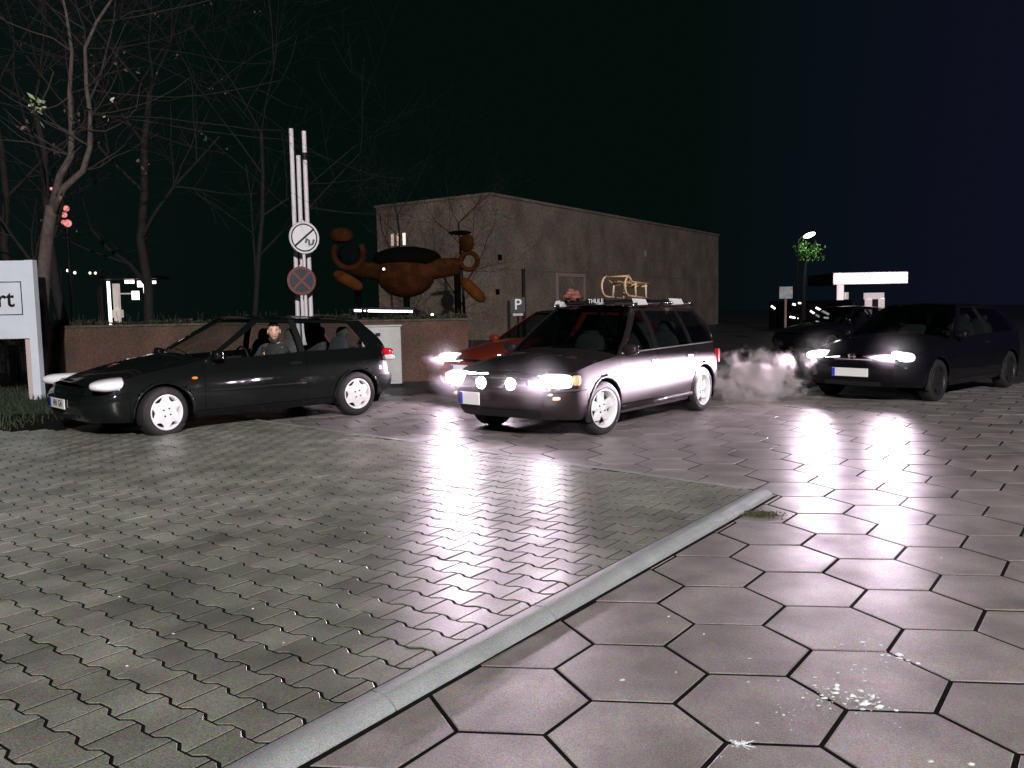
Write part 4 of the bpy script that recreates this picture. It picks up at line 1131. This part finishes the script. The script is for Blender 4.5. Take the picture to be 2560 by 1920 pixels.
M_sw = mat('sign_face_white', (0.9, 0.88, 0.93), 0.4); M_edge = mat('sign_edge', (0.6, 0.55, 0.55), 0.5)
b = MB(); disc(b, 0.30, -0.03, -0.045); at(b.build('sign_plate', M_sw, sr), 2.82)
b = MB(); ring(b, 0.292, 0.306, -0.025, -0.052); at(b.build('sign_rim', M_edge, sr), 2.82)
b = MB(); ring(b, 0.243, 0.268, -0.040, -0.049); at(b.build('ring_band', M_ink, sr), 2.82)
b = MB(); b.box((0, -0.048, 0), (0.50, 0.006, 0.034), rot=Matrix.Rotation(R(-40), 3, 'Y')); at(b.build('diagonal_bar', M_ink, sr), 2.82)
b = MB(); b.tube([(0.02, -0.048, -0.10), (0.05, -0.048, -0.02), (0.09, -0.048, -0.05), (0.10, -0.048, -0.14), (0.16, -0.048, -0.12), (0.19, -0.048, -0.03)], 0.022, 6); at(b.build('sign_symbol', mat('grey_symbol', (0.13, 0.15, 0.14), 0.6), sr), 2.82)
b = MB(); b.tube([(0, 0, GZ), (0, 0, 3.15)], 0.03, 10); b.build('sign_post', M_pole, sr)
s2 = empty('traffic_sign', (-3.99, 16.1, 0), R(25), 'round dark blue and red no stopping sign lower on the poles', 'traffic sign')
M_rs = mat('sign_red', (0.15, 0.03, 0.022), 0.5); M_bs = mat('sign_blue', (0.008, 0.014, 0.028), 0.5)
b = MB(); disc(b, 0.27, 0.02, 0.005); at(b.build('sign_plate', M_bs, s2), 2.0)
b = MB(); ring(b, 0.225, 0.272, 0.015, -0.002); at(b.build('ring_band', M_rs, s2), 2.0)
for a in (45, -45): b = MB(); b.box((0, 0.001 if a > 0 else -0.0015, 0), (0.46, 0.006, 0.045), rot=Matrix.Rotation(R(a), 3, 'Y')); at(b.build('cross_bar', M_rs, s2), 2.0)
b = MB(); b.tube([(0.0, 0.05, GZ), (0.0, 0.05, 2.3)], 0.028, 10); b.build('sign_post', M_pole, s2)

# red playground-like sculpture ---------------------------------------------------------------
M_or = mat('rust_orange', (0.12, 0.038, 0.009), 0.95, spec=0.1, var=0.35, scale=3, grain=0.3, gscale=30); M_or2 = mat('dark_rust', (0.058, 0.0185, 0.006), 0.95, spec=0.1, var=0.5, scale=2.5, grain=0.5, gscale=16, bump=0.8, bscale=5)
scu = empty('sculpture', (0, 30, 0), 0, 'big rust orange animal shaped sculpture of balls rings and rolls before the hall', 'sculpture')
MB().ell((-3.75, 0.3, 2.75), (1.08, 0.8, 0.88), 26, 16).build('belly', M_or2, scu, True)
MB().ell((-3.7, 0.35, 3.25), (1.25, 0.85, 0.45), 22, 10).build('back_cap', mat('cap_dark', (0.004, 0.004, 0.003), 0.9, spec=0.05), scu, True)
MB().tube([(-5.6, 0.2, 2.9), (-4.4, 0.2, 2.8), (-3.2, 0.2, 2.85), (-1.8, 0.2, 2.95)], [0.26, 0.36, 0.42, 0.30], 16).build('trunk_roll', M_or2, scu, True)
def torus(b, c, R_, r_, a0=0, a1=2*PI, n=22, tilt=0):
    b.tube([(c[0]+R_*math.cos(a0+(a1-a0)*i/n), c[1], c[2]+R_*math.sin(a0+(a1-a0)*i/n)) for i in range(n+1)], r_, 10)
b = MB(); torus(b, (-5.72, 0, 3.46), 0.52, 0.115, R(-215), R(35)); b.build('left_ring', M_or2, scu, True)
b = MB(); b.lathe([(0.30, -0.06), (0.42, 0.05), (0.42, 0.2), (0.34, 0.34), (0.2, 0.42), (0.001, 0.45)], 18, c=(-5.95, 0, 3.93)); b.build('left_cap', M_or2, scu, True)
MB().ell((-5.72, 0.15, 3.4), (0.42, 0.2, 0.42), 16, 10).build('left_face', mat('face_dark', (0.005, 0.008, 0.008), 0.9, spec=0.05), scu, True)
for nm, p0, p1 in (('left_arm', (-6.2, -0.3, 2.78), (-5.2, -0.5, 2.2)), ('right_arm', (-1.72, -0.3, 2.48), (-0.92, -0.5, 1.68))):
    P0, P1 = Vector(p0), Vector(p1); MB().tube([lerp(P0, P1, t) for t in (0, .06, .2, .5, .8, .94, 1)], [0.05, 0.14, 0.2, 0.22, 0.2, 0.14, 0.05], 14).build(nm, M_or, scu, True)
b = MB(); torus(b, (-1.45, 0, 3.12), 0.30, 0.09); b.build('right_ring', M_or2, scu, True)
MB().ell((-1.52, 0, 3.75), (0.27, 0.25, 0.33), 14, 10).build('right_head', M_or2, scu, True)
MB().ell((-1.75, 0, 4.12), (0.42, 0.3, 0.08), 16, 8).build('right_cap', MATS['cap_dark'], scu, True)
for x in (-5.5, -3.75, -1.9): b = MB(); b.tube([(x, 0.3, GZ), (x, 0.3, 2.7)], 0.12, 10); b.build('leg', MATS['cap_dark'], scu)
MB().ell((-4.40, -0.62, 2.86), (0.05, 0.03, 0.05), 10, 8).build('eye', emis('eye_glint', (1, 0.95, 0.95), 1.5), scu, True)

# low lit strip lamps and dark wall behind the hatchback ------------------------------------------
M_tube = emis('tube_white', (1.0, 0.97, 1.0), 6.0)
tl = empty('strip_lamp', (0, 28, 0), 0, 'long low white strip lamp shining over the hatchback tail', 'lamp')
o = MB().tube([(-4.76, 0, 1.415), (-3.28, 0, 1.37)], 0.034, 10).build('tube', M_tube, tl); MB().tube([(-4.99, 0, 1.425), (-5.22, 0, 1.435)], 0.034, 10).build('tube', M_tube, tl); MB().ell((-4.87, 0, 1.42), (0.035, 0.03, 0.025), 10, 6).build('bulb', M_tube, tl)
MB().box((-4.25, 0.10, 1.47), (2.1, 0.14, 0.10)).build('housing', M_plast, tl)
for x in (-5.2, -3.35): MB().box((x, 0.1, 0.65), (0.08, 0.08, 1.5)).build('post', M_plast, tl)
bl = empty('bollard_lamp', (-2.64, 28.2, 0), 0, 'small lone bollard lamp glowing to the right of the strip lamp', 'lamp')
MB().ell((0, 0, 1.25), (0.045, 0.045, 0.045), 10, 8).build('globe', M_tube, bl, True); MB().tube([(0, 0, GZ), (0, 0, 1.21)], 0.04, 8).build('post', M_plast, bl)

# parking sign ----------------------------------------------------------------------------------
ps = empty('parking_sign', (0.22, 25, 0), 0, 'parking sign with a white P above the red hatchback roof', 'sign')
MB().box((0, 0, 1.50), (0.42, 0.02, 0.46)).build('panel', mat('night_blue', (0.005, 0.008, 0.016), 0.5), ps)
text('sign_letter', 'P', 0.44, M_sw, ps, frame((0, -0.013, 1.51), (1, 0, 0), (0, 0, 1)), 0.003)
MB().box((0, 0, 1.22), (0.30, 0.02, 0.07)).build('lower_plate', M_edge, ps); MB().tube([(0, 0.03, GZ), (0, 0.03, 1.7)], 0.03, 8).build('post', M_plast, ps)
dp = MB(); post(dp, (0.54, 34), GZ, 3.0, 0.075); tag(dp.build('dark_post', M_plast), 'dark upright post against the long hall wall', 'post')

# left: lit shelter, little lamps, red lights ------------------------------------------------------
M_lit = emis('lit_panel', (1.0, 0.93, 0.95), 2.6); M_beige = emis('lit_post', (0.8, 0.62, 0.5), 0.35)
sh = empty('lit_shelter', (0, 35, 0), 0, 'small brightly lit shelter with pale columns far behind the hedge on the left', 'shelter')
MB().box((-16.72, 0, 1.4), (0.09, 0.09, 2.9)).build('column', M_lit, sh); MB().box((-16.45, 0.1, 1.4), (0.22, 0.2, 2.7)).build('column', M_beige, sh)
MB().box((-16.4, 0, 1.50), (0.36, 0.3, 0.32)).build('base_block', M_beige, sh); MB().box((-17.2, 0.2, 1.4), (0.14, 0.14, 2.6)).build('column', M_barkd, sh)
MB().box((-15.8, 0.2, 2.98), (2.5, 1.4, 0.12)).build('roof', M_plast, sh)
for c, d in (((-15.88, 0.1, 2.82), (0.36, 0.1, 0.14)), ((-15.66, 0.1, 2.25), (0.30, 0.05, 0.36)), ((-15.42, 0.1, 2.72), (0.26, 0.05, 0.26)), ((-15.2, 0.1, 2.6), (0.22, 0.05, 0.52)), ((-14.85, 0.1, 2.78), (0.14, 0.05, 0.12))): MB().box(c, d).build('lit_panel', M_lit, sh)
MB().box((-16.0, 0.1, 2.33), (0.55, 0.05, 0.05)).build('rail', M_beige, sh)
sl_ = empty('light_string', (0, 36, 0), 0, 'row of tiny lamps strung between dark masts above the hedge', 'lights')
for x, z in ((-18.9, 3.38), (-18.6, 3.28), (-17.95, 3.26), (-17.72, 3.25)): MB().ell((x, 0, z), (0.06, 0.05, 0.06), 8, 6).build('bulb', M_lit if x < -18 else M_warm, sl_, True)
MB().tube([(-19.2, 0, 3.45), (-17.5, 0, 3.36)], 0.01, 5).build('wire', M_plast, sl_)
for x in (-19.2, -17.5): b = MB(); post(b, (x, 36), GZ, 3.5, 0.05); o = b.build('mast', M_plast, sl_); o.location = (0, -36, 0)
rl = empty('red_beacon', (-18.1, 34.5, 0), 0, 'cluster of glowing red lamps on a dark mast seen through the bare trees', 'lamp')
M_rg = emis('red_glow', (0.85, 0.16, 0.14), 0.9)
for x, z, r_ in ((0.1, 5.8, .13), (0.0, 5.55, .13), (0.12, 5.2, .17), (-0.05, 5.25, .1), (-0.45, 6.6, .07), (-0.46, 6.25, .07), (-0.44, 6.0, .06)): MB().ell((x, 0, z), (r_, 0.08, r_*0.9), 10, 8).build('bulb', M_rg, rl, True)
MB().tube([(0, 0.15, GZ), (0, 0.15, 6.0)], 0.07, 8).build('mast', M_plast, rl); MB().tube([(0, 0.15, 6.0), (-0.5, 0.15, 6.7)], 0.05, 8).build('arm', M_plast, rl)

# right: petrol station, lamp, sign --------------------------------------------------------------
M_can = emis('canopy_fascia', (1.0, 0.93, 0.97), 3.2); M_canr = emis('canopy_red', (0.5, 0.02, 0.01), 0.35)
pe = empty('petrol_station', (0, 60, 0), 0, 'petrol station with a glowing white canopy, lit column and pale kiosk', 'petrol station')
MB().box((25.7, 2.5, 3.12), (5.3, 5.0, 0.80)).build('canopy', M_plast, pe); MB().box((25.72, -0.03, 3.12), (5.34, 0.05, 0.84)).build('fascia_edge', M_canr, pe); MB().box((25.72, -0.06, 3.12), (5.2, 0.1, 0.70)).build('fascia', M_can, pe)
MB().box((23.75, 0.4, 1.35), (0.36, 0.36, 2.74)).build('column', emis('lit_column', (0.95, 0.75, 0.75), 0.9), pe); MB().box((24.2, 0.4, 1.9), (0.22, 0.2, 0.5)).build('column_box', M_beige, pe)
for c, d in (((26.0, 0, 1.85), (1.3, 0.4, 0.45)), ((25.62, 0, 1.1), (0.36, 0.4, 1.1)), ((26.55, 0, 1.25), (0.28, 0.4, 0.9))): MB().box(c, d).build('kiosk_frame', emis('kiosk_lit', (0.8, 0.62, 0.62), 0.55), pe)
MB().box((26.0, 0.3, 1.0), (1.2, 0.2, 1.4)).build('kiosk_wall', M_plast, pe)
fl = empty('glass_reflections', (0, 45, 0), 0, 'group of small slanted white and pink glowing streaks imitating reflections in car glass left of the petrol station column', 'lights')  # glowing tubes added to imitate streaks reflected in car glass
M_pk = emis('pink_streak', (1.0, 0.72, 0.74), 2.2)
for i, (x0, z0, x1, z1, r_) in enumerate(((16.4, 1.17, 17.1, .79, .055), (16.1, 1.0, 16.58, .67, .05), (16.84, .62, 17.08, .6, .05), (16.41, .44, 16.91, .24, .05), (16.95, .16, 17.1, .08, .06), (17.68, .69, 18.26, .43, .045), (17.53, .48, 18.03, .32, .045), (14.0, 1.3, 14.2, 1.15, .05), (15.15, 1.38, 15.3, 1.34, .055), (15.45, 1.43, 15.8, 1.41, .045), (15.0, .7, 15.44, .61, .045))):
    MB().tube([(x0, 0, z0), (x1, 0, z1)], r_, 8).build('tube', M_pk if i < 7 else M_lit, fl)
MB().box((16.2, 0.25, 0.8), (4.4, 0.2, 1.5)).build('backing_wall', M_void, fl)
sg2 = empty('roadside_sign', (9.85, 30, 0), R(-6), 'small weathered pale rectangular sign on a thin post left of the petrol station', 'sign')
MB().box((0, 0, 1.79), (0.46, 0.03, 0.42)).build('panel', mat('weathered_sign', (0.42, 0.44, 0.46), 0.7, grain=0.6, gscale=9), sg2); MB().tube([(0, 0.03, GZ), (0, 0.03, 1.6)], 0.045, 8).build('post', mat('rusty_post', (0.3, 0.2, 0.18), 0.8), sg2)
sl2 = empty('street_lamp', (14.0, 40, 0), 0, 'street lamp with a small bright head over green leaves on the right', 'street lamp')
MB().tube([(-0.35, 0, GZ), (-0.32, 0, 4.35), (-0.1, 0, 4.6), (0.1, 0, 4.62)], [0.06, 0.04, 0.035, 0.03], 8).build('pole', M_plast, sl2, True)
MB().ell((0.22, 0, 4.62), (0.30, 0.14, 0.11), 16, 10, rot=Matrix.Rotation(R(-18), 3, 'Y')).build('lamp_head', emis('lamp_glow', (1.0, 1.0, 0.95), 7), sl2, True)
ld = bpy.data.lights.new('lamp_glow', 'POINT'); ld.energy = 38; ld.color = (0.9, 1.0, 0.75); ld.shadow_soft_size = 0.12; lo = bpy.data.objects.new('lamp_light', ld); COL.objects.link(lo); lo.parent = sl2; lo.location = (0.22, -0.1, 4.4)

# ------------------------------------------------------------------ trees
def grow(b, p, d, L, r, depth, rg, out, nseg=4, gnarl=0.25, upw=0.12):
    pts = [p]; rad = [r]
    for i in range(nseg):
        d = (d+Vector((rg.gauss(0, gnarl), rg.gauss(0, gnarl), rg.gauss(0, gnarl*0.7)+upw))*0.5).normalized()
        p = p+d*(L/nseg); pts.append(p); rad.append(max(0.003, r*(1-0.62*(i+1)/nseg)))
    b.tube(pts, rad, 5 if depth < 2 else (4 if depth < 3 else 3), cap=False)
    if depth >= 4: out.append(p); return
    for k in range({0: 4, 1: 4, 2: 4, 3: 3}[depth]):
        i = rg.randint(1, nseg); q = pts[i]
        a = d.orthogonal().normalized(); a = Matrix.Rotation(rg.uniform(0, 2*PI), 3, d) @ a
        nd = (d*rg.uniform(0.5, 1.0)+a*rg.uniform(0.5, 1.0)).normalized()
        grow(b, q, nd, L*rg.uniform(0.5, 0.75), rad[i]*0.62, depth+1, rg, out, nseg, gnarl, upw)
def leafmesh(name, pts, size, n, spread, m, parent, rg):
    b = MB()
    for p in pts:
        for k in range(n):
            leafquad(b, (p[0]+rg.gauss(0, spread), p[1]+rg.gauss(0, spread), p[2]+rg.gauss(0, spread)), rg.uniform(0.6, 1.2)*size, rg)
    o = link_mesh(name, b.v, b.f, m, parent); o['kind'] = 'stuff'; return o
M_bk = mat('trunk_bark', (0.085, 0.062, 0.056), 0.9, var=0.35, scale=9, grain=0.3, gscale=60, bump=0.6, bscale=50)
M_leafp = mat('lamplit_pale_leaf', (0.42, 0.55, 0.28), 0.6, var=0.3, scale=20); M_leafd = mat('dry_leaf', (0.16, 0.11, 0.08), 0.7, var=0.4, scale=20); M_leafw = mat('lamplit_white_leaf', (0.62, 0.6, 0.5), 0.6)  # pale and whitish leaves have lamplight put into their colour
tr = empty('bare_tree', (0, 0, 0), 0, 'nearest bare tree with a forked trunk right behind the white sign', 'tree', 'bare trees')
T1 = [(-8.55, 15, GZ), (-8.44, 15, 1.13), (-8.27, 15, 2.41), (-8.15, 15, 3.04), (-8.08, 15, 3.35)]
b = MB(); b.tube(T1, [0.15, 0.125, 0.11, 0.10, 0.098], 12); b.build('trunk', M_bk, tr, True)
LA = [(-8.08, 15, 3.3), (-7.9, 15.0, 3.87), (-7.68, 15, 4.21), (-7.67, 15.05, 4.62), (-7.69, 15.1, 5.31), (-7.65, 15.2, 6.05), (-7.71, 15.2, 6.72), (-7.9, 15.3, 7.6)]
LB = [(-8.05, 15, 3.25), (-7.81, 14.95, 3.66), (-7.44, 14.9, 3.93), (-7.29, 14.9, 4.34), (-7.22, 14.85, 4.89), (-7.24, 14.8, 5.3), (-7.22, 14.8, 5.98), (-6.95, 14.7, 6.37), (-6.59, 14.7, 6.84), (-6.2, 14.7, 7.5)]
b = MB(); b.tube(LA, [0.075, 0.062, 0.055, 0.048, 0.038, 0.03, 0.022, 0.01], 9); b.build('limb', M_bk, tr, True)
b = MB(); b.tube(LB, [0.07, 0.058, 0.052, 0.045, 0.04, 0.034, 0.03, 0.026, 0.02, 0.01], 9); b.build('limb', M_bk, tr, True)
b = MB(); rg = random.Random(21); tips = []
b.tube([(-7.23, 14.85, 5.1), (-6.99, 14.8, 5.5), (-6.85, 14.8, 5.95), (-6.70, 14.8, 6.4), (-6.6, 14.8, 7.2)], [0.02, 0.017, 0.014, 0.01, 0.005], 6)
b.tube([(-7.45, 14.9, 4.68), (-7.22, 14.8, 4.60), (-6.95, 14.8, 4.58), (-6.65, 14.8, 4.72), (-6.4, 14.8, 4.95), (-6.3, 14.8, 5.4)], [0.012, 0.014, 0.012, 0.01, 0.008, 0.004], 6)
b.tube([(-8.12, 14.9, 5.05), (-7.95, 14.9, 5.35), (-7.84, 14.9, 5.62), (-7.9, 14.9, 5.7)], [0.014, 0.013, 0.01, 0.006], 6); b.tube([(-8.1, 14.9, 4.98), (-7.85, 14.95, 5.06), (-7.68, 15, 5.2)], [0.008, 0.012, 0.014], 6)
for P, n_ in ((LA, 11), (LB, 13)):
    for k in range(n_):
        i = rg.randint(2, len(P)-2); q = Vector(P[i]); d = Vector((rg.gauss(0, 1), rg.gauss(0, .6), rg.uniform(-0.1, 1))).normalized(); grow(b, q, d, rg.uniform(0.9, 1.9), 0.014, 3, rg, tips, 5, 0.35, 0.1)
for k in range(5):
    q = Vector(LB[4+k % 4]); d = Vector((1, rg.gauss(0, .2), rg.uniform(-0.25, 0.3))).normalized(); grow(b, q, d, rg.uniform(2.0, 3.6), 0.012, 3, rg, tips, 7, 0.16, 0.05)
o = b.build('twigs', mat('twig_bark', (0.036, 0.027, 0.024), 0.9), tr); o['kind'] = 'stuff'
leafmesh('leaves', [(-8.14, 14.8, 5.03)], 0.075, 16, 0.09, M_leafp, tr, rg)
leafmesh('leaves', [(-7.55, 14.8, 4.89), (-7.84, 14.8, 4.25), (-7.85, 14.8, 3.5), (-6.27, 14.7, 3.98), (-8.3, 14.8, 4.7)], 0.045, 6, 0.07, M_leafd, tr, rg)
leafmesh('leaves', [(-7.16, 14.7, 4.92), (-6.84, 14.7, 5.12), (-6.89, 14.7, 4.82), (-8.88, 14.8, 5.24), (-7.9, 14.8, 5.66)], 0.055, 2, 0.05, M_leafw, tr, rg)
leafmesh('leaves', [tuple(t) for t in tips[::8]], 0.025, 2, 0.05, M_leafd, tr, rg)

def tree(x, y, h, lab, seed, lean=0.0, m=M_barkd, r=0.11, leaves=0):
    rg = random.Random(seed); t = empty('bare_tree', (0, 0, 0), 0, lab, 'tree', 'bare trees'); b = MB()
    pts = [Vector((x, y, GZ))]; d = Vector((lean, 0, 1)).normalized()
    for i in range(6): pts.append(pts[-1]+(d+Vector((rg.gauss(0, .09), rg.gauss(0, .09), 0))).normalized()*h/9)
    rad = [r*(1-0.5*i/6) for i in range(7)]; b.tube(pts, rad, 9); b.build('trunk', m, t, True)
    b = MB(); tips = []
    for i in range(2, 7):
        for k in range(1 if i < 6 else 3):
            a = rg.uniform(0, 2*PI); grow(b, pts[i], Vector((math.cos(a)*0.8, math.sin(a)*0.5, rg.uniform(0.5, 1.1))).normalized(), h*rg.uniform(0.25, 0.42), rad[i]*0.5, 1, rg, tips, 4, 0.25, 0.1)
    o = b.build('branches', m, t); o['kind'] = 'stuff'
    if leaves: leafmesh('leaves', [tuple(q) for q in tips[::leaves]], 0.05, 2, 0.08, M_leafd, t, rg)
    return t
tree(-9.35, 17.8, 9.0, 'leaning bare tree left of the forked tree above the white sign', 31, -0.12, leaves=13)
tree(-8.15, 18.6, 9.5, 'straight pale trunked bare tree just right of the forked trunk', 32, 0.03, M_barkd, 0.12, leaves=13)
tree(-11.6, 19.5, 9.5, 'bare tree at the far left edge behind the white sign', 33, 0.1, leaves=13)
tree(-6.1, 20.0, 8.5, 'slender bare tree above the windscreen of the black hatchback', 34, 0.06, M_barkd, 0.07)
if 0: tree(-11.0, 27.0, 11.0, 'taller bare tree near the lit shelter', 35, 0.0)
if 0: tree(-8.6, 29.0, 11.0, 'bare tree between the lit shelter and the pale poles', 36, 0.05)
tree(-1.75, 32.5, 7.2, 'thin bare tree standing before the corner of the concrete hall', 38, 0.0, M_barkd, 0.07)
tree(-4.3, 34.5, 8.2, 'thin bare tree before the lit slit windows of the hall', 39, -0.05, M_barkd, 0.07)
gt = empty('leafy_tree', (0, 0, 0), 0, 'dark tree with green leaves lit by the street lamp on the right', 'tree')
b = MB(); rg = random.Random(44); b.tube([(14.2, 40.6, GZ), (14.15, 40.5, 1.8), (14.2, 40.4, 3.4)], [0.14, 0.11, 0.05], 8); b.build('trunk', M_barkd, gt, True)
cl = [(14.2+rg.gauss(0, .5), 40.4+rg.gauss(0, .5), rg.uniform(3.55, 4.35)) for k in range(40)]; cl = [c for c in cl if abs(c[0]-14.25) < 0.2+(4.4-c[2])*0.35]
leafmesh('crown', cl, 0.10, 12, 0.13, mat('lit_green_leaf', (0.06, 0.18, 0.03), 0.6, var=0.3, scale=6), gt, rg)

# ------------------------------------------------------------------ exhaust smoke
sm = bpy.data.materials.new('smoke'); sm.use_nodes = True; N = sm.node_tree; N.nodes.clear(); K = N.links
out = N.nodes.new('ShaderNodeOutputMaterial'); pv = N.nodes.new('ShaderNodeVolumePrincipled'); pv.inputs['Color'].default_value = (1.0, 0.90, 0.92, 1); pv.inputs['Anisotropy'].default_value = 0.0
geo = N.nodes.new('ShaderNodeNewGeometry'); tcn = N.nodes.new('ShaderNodeTexCoord')
n1_ = N.nodes.new('ShaderNodeTexNoise'); n1_.inputs['Scale'].default_value = 4.2; n1_.inputs['Detail'].default_value = 6; n1_.inputs['Roughness'].default_value = 0.62; n1_.inputs['Distortion'].default_value = 0.6
K.new(geo.outputs['Position'], n1_.inputs['Vector'])
ln_ = N.nodes.new('ShaderNodeVectorMath'); ln_.operation = 'LENGTH'; K.new(tcn.outputs['Object'], ln_.inputs[0])
fa = N.nodes.new('ShaderNodeMapRange'); fa.inputs[1].default_value = 0.15; fa.inputs[2].default_value = 1.0; fa.inputs[3].default_value = 0.30; fa.inputs[4].default_value = -0.42; K.new(ln_.outputs['Value'], fa.inputs[0])
am = N.nodes.new('ShaderNodeMath'); am.operation = 'MULTIPLY_ADD'; am.inputs[1].default_value = 2.1; am.inputs[2].default_value = -0.55; K.new(n1_.outputs['Fac'], am.inputs[0])
ad = N.nodes.new('ShaderNodeMath'); ad.operation = 'ADD'; K.new(am.outputs[0], ad.inputs[0]); K.new(fa.outputs[0], ad.inputs[1])
m3 = N.nodes.new('ShaderNodeMapRange'); m3.inputs[1].default_value = 0.42; m3.inputs[2].default_value = 0.95; m3.inputs[3].default_value = 0.0; m3.inputs[4].default_value = 20.0; K.new(ad.outputs[0], m3.inputs[0])
K.new(m3.outputs[0], pv.inputs['Density']); K.new(pv.outputs[0], out.inputs['Volume'])
MATS['smoke'] = sm
b = MB(); b.ell((0, 0, 0), (1, 1, 1), 24, 14)
o = b.build('exhaust_smoke', sm); o.location = (3.52, 12.2, 0.25); o.scale = (1.15, 0.78, 0.60); o.rotation_euler = (0, R(-9), R(10))
tag(o, 'billowing pale exhaust smoke behind the estate car', 'smoke', kind='stuff')

# scattering balls added round the lit lamps to imitate lens bloom
def bloom_mat(name, dens):
    m = bpy.data.materials.new(name); m.use_nodes = True; N = m.node_tree; N.nodes.clear(); K = N.links; MATS[name] = m
    out = N.nodes.new('ShaderNodeOutputMaterial'); pv = N.nodes.new('ShaderNodeVolumePrincipled'); pv.inputs['Color'].default_value = (0.98, 0.93, 0.98, 1)
    tcn = N.nodes.new('ShaderNodeTexCoord'); ln_ = N.nodes.new('ShaderNodeVectorMath'); ln_.operation = 'LENGTH'; K.new(tcn.outputs['Object'], ln_.inputs[0])
    fa = N.nodes.new('ShaderNodeMapRange'); fa.interpolation_type = 'SMOOTHSTEP'; fa.inputs[1].default_value = 0.0; fa.inputs[2].default_value = 1.0; fa.inputs[3].default_value = dens; fa.inputs[4].default_value = 0.0
    K.new(ln_.outputs['Value'], fa.inputs[0]); K.new(fa.outputs[0], pv.inputs['Density']); K.new(pv.outputs[0], out.inputs['Volume']); return m
def mist(pose, x, y, z, r, m, lab):
    c, s_ = math.cos(pose[2]), math.sin(pose[2])
    b = MB().ell((0, 0, 0), (1, 1, 1), 20, 12); o = b.build('mist', m); o.location = (pose[0]+c*x-s_*y, pose[1]+s_*x+c*y, z); o.scale = r
    tag(o, lab, 'mist', kind='stuff')
MI1 = bloom_mat('bloom_a', 0.42); MI2 = bloom_mat('bloom_b', 0.30)
for y, r_, w_ in ((0.58, 0.36, 'outer left'), (-0.58, 0.34, 'outer right'), (0.20, 0.26, 'inner left'), (-0.20, 0.26, 'inner right')):
    mist(WP, 2.06, y, 0.63, (r_, r_, r_), MI1, 'added lens bloom round the %s lamp of the estate car' % w_)
mist(RP, 2.0, -0.56, 0.68, (0.4, 0.4, 0.36), MI1, 'added lens bloom round the visible lamp of the red hatchback')
for y, w_ in ((0.55, 'left'), (-0.55, 'right')): mist(DP, 1.98, y, 0.65, (0.46, 0.46, 0.44), MI2, 'added lens bloom round the %s lamp of the plum hatchback' % w_)

# ------------------------------------------------------------------ crumbs of snow, stones, moss on the slabs
M_snow = mat('snow_crumb', (0.72, 0.78, 0.78), 0.6)
b = MB(); rg = random.Random(9)
def crumb(x, y, s, zb=0.0):
    n = rg.randint(5, 7); c = []
    for k in range(n): a = 2*PI*k/n+rg.uniform(-.3, .3); r_ = s*rg.uniform(0.5, 1.2); c.append((x+r_*math.cos(a), y+r_*math.sin(a)*0.8, zb+0.001))
    b.add(c+[(x+rg.gauss(0, s*.2), y+rg.gauss(0, s*.2), zb+s*rg.uniform(0.25, 0.6))], [(i, (i+1) % n, n) for i in range(n)])
for (cx, cy, sx, sy, n_, s_) in ((1.12, 2.83, 0.055, 0.05, 34, 0.010), (1.22, 2.78, 0.035, 0.03, 18, 0.013), (1.40, 3.19, 0.06, 0.07, 30, 0.009), (1.47, 3.13, 0.03, 0.03, 12, 0.014), (1.25, 2.98, 0.07, 0.08, 14, 0.007), (0.70, 2.52, 0.02, 0.015, 12, 0.008), (1.05, 2.75, 0.16, 0.16, 26, 0.005)):
    for k in range(int(n_*1.7)): crumb(cx+rg.gauss(0, sx), cy+rg.gauss(0, sy), s_*rg.choice((0.3, 0.4, 0.5, 0.7, 0.9, 1.5)))
for k in range(9):
    a = 2*PI*k/9+rg.uniform(-.3, .3); l_ = rg.uniform(.3, 1.1); pts = [(0.70+t*l_*math.cos(a+t*6), 2.52+t*l_*math.sin(a+t*6)*0.8, 0.003) for t in (0.0, 0.02, 0.05)]; b.tube(pts, [0.003, 0.002, 0.001], 4)
for x, y, s_ in ((1.24, 2.4, .014), (1.35, 2.38, .014), (.39, 2.99, .013), (.79, 3.41, .009), (.68, 3.62, .008), (.91, 3.16, .009), (.60, 3.05, .006), (2.3, 4.4, .01), (0.62, 2.45, .006), (1.05, 5.1, 0.01), (2.6, 6.3, 0.02)): crumb(x, y, s_)
for x, y in ((-1.2, 3.7), (-1.68, 3.33), (-1.45, 3.42), (-1.5, 3.1), (-1.9, 3.9), (-.95, 3.3), (-2.3, 4.6), (-1.3, 5.5)): crumb(x, y, 0.008, BZ)
o = b.build('snow_crumbs', M_snow); tag(o, 'scattered white crumbs of snow on the hexagonal slabs', 'snow', kind='stuff')
b = MB(); rg = random.Random(19)
for k in range(500):
    x, y = rg.gauss(1.62, 0.07), rg.gauss(5.40, 0.05); leafquad(b, (x, y, 0.006), 0.008, rg)
o = link_mesh('moss', b.v, b.f, mat('moss', (0.05, 0.06, 0.02), 0.95)); tag(o, 'patch of dark moss beside the kerb corner', 'moss', kind='stuff')

# ------------------------------------------------------------------ street lamp behind the photographer, the light of the whole yard
yl = empty('yard_lamp', (6, -20, 0), 0, 'tall yard lamp on a steel mast behind the photographer', 'street lamp')
MB().tube([(0, 0, GZ), (0, 0, 11.6), (-0.3, 0.4, 12.1), (-0.6, 0.9, 12.2)], [0.11, 0.07, 0.05, 0.04], 10).build('mast', M_plast, yl, True)
MB().box((-0.75, 1.2, 12.27), (0.4, 0.7, 0.12)).build('lamp_housing', M_plast, yl)
ld = bpy.data.lights.new('yard_lamp_light', 'POINT'); ld.energy = 42500; ld.color = (1.0, 0.95, 0.92); ld.shadow_soft_size = 0.25
lo = bpy.data.objects.new('yard_lamp_light', ld); COL.objects.link(lo); lo.parent = yl; lo.location = (-0.75, 1.2, 11.9)
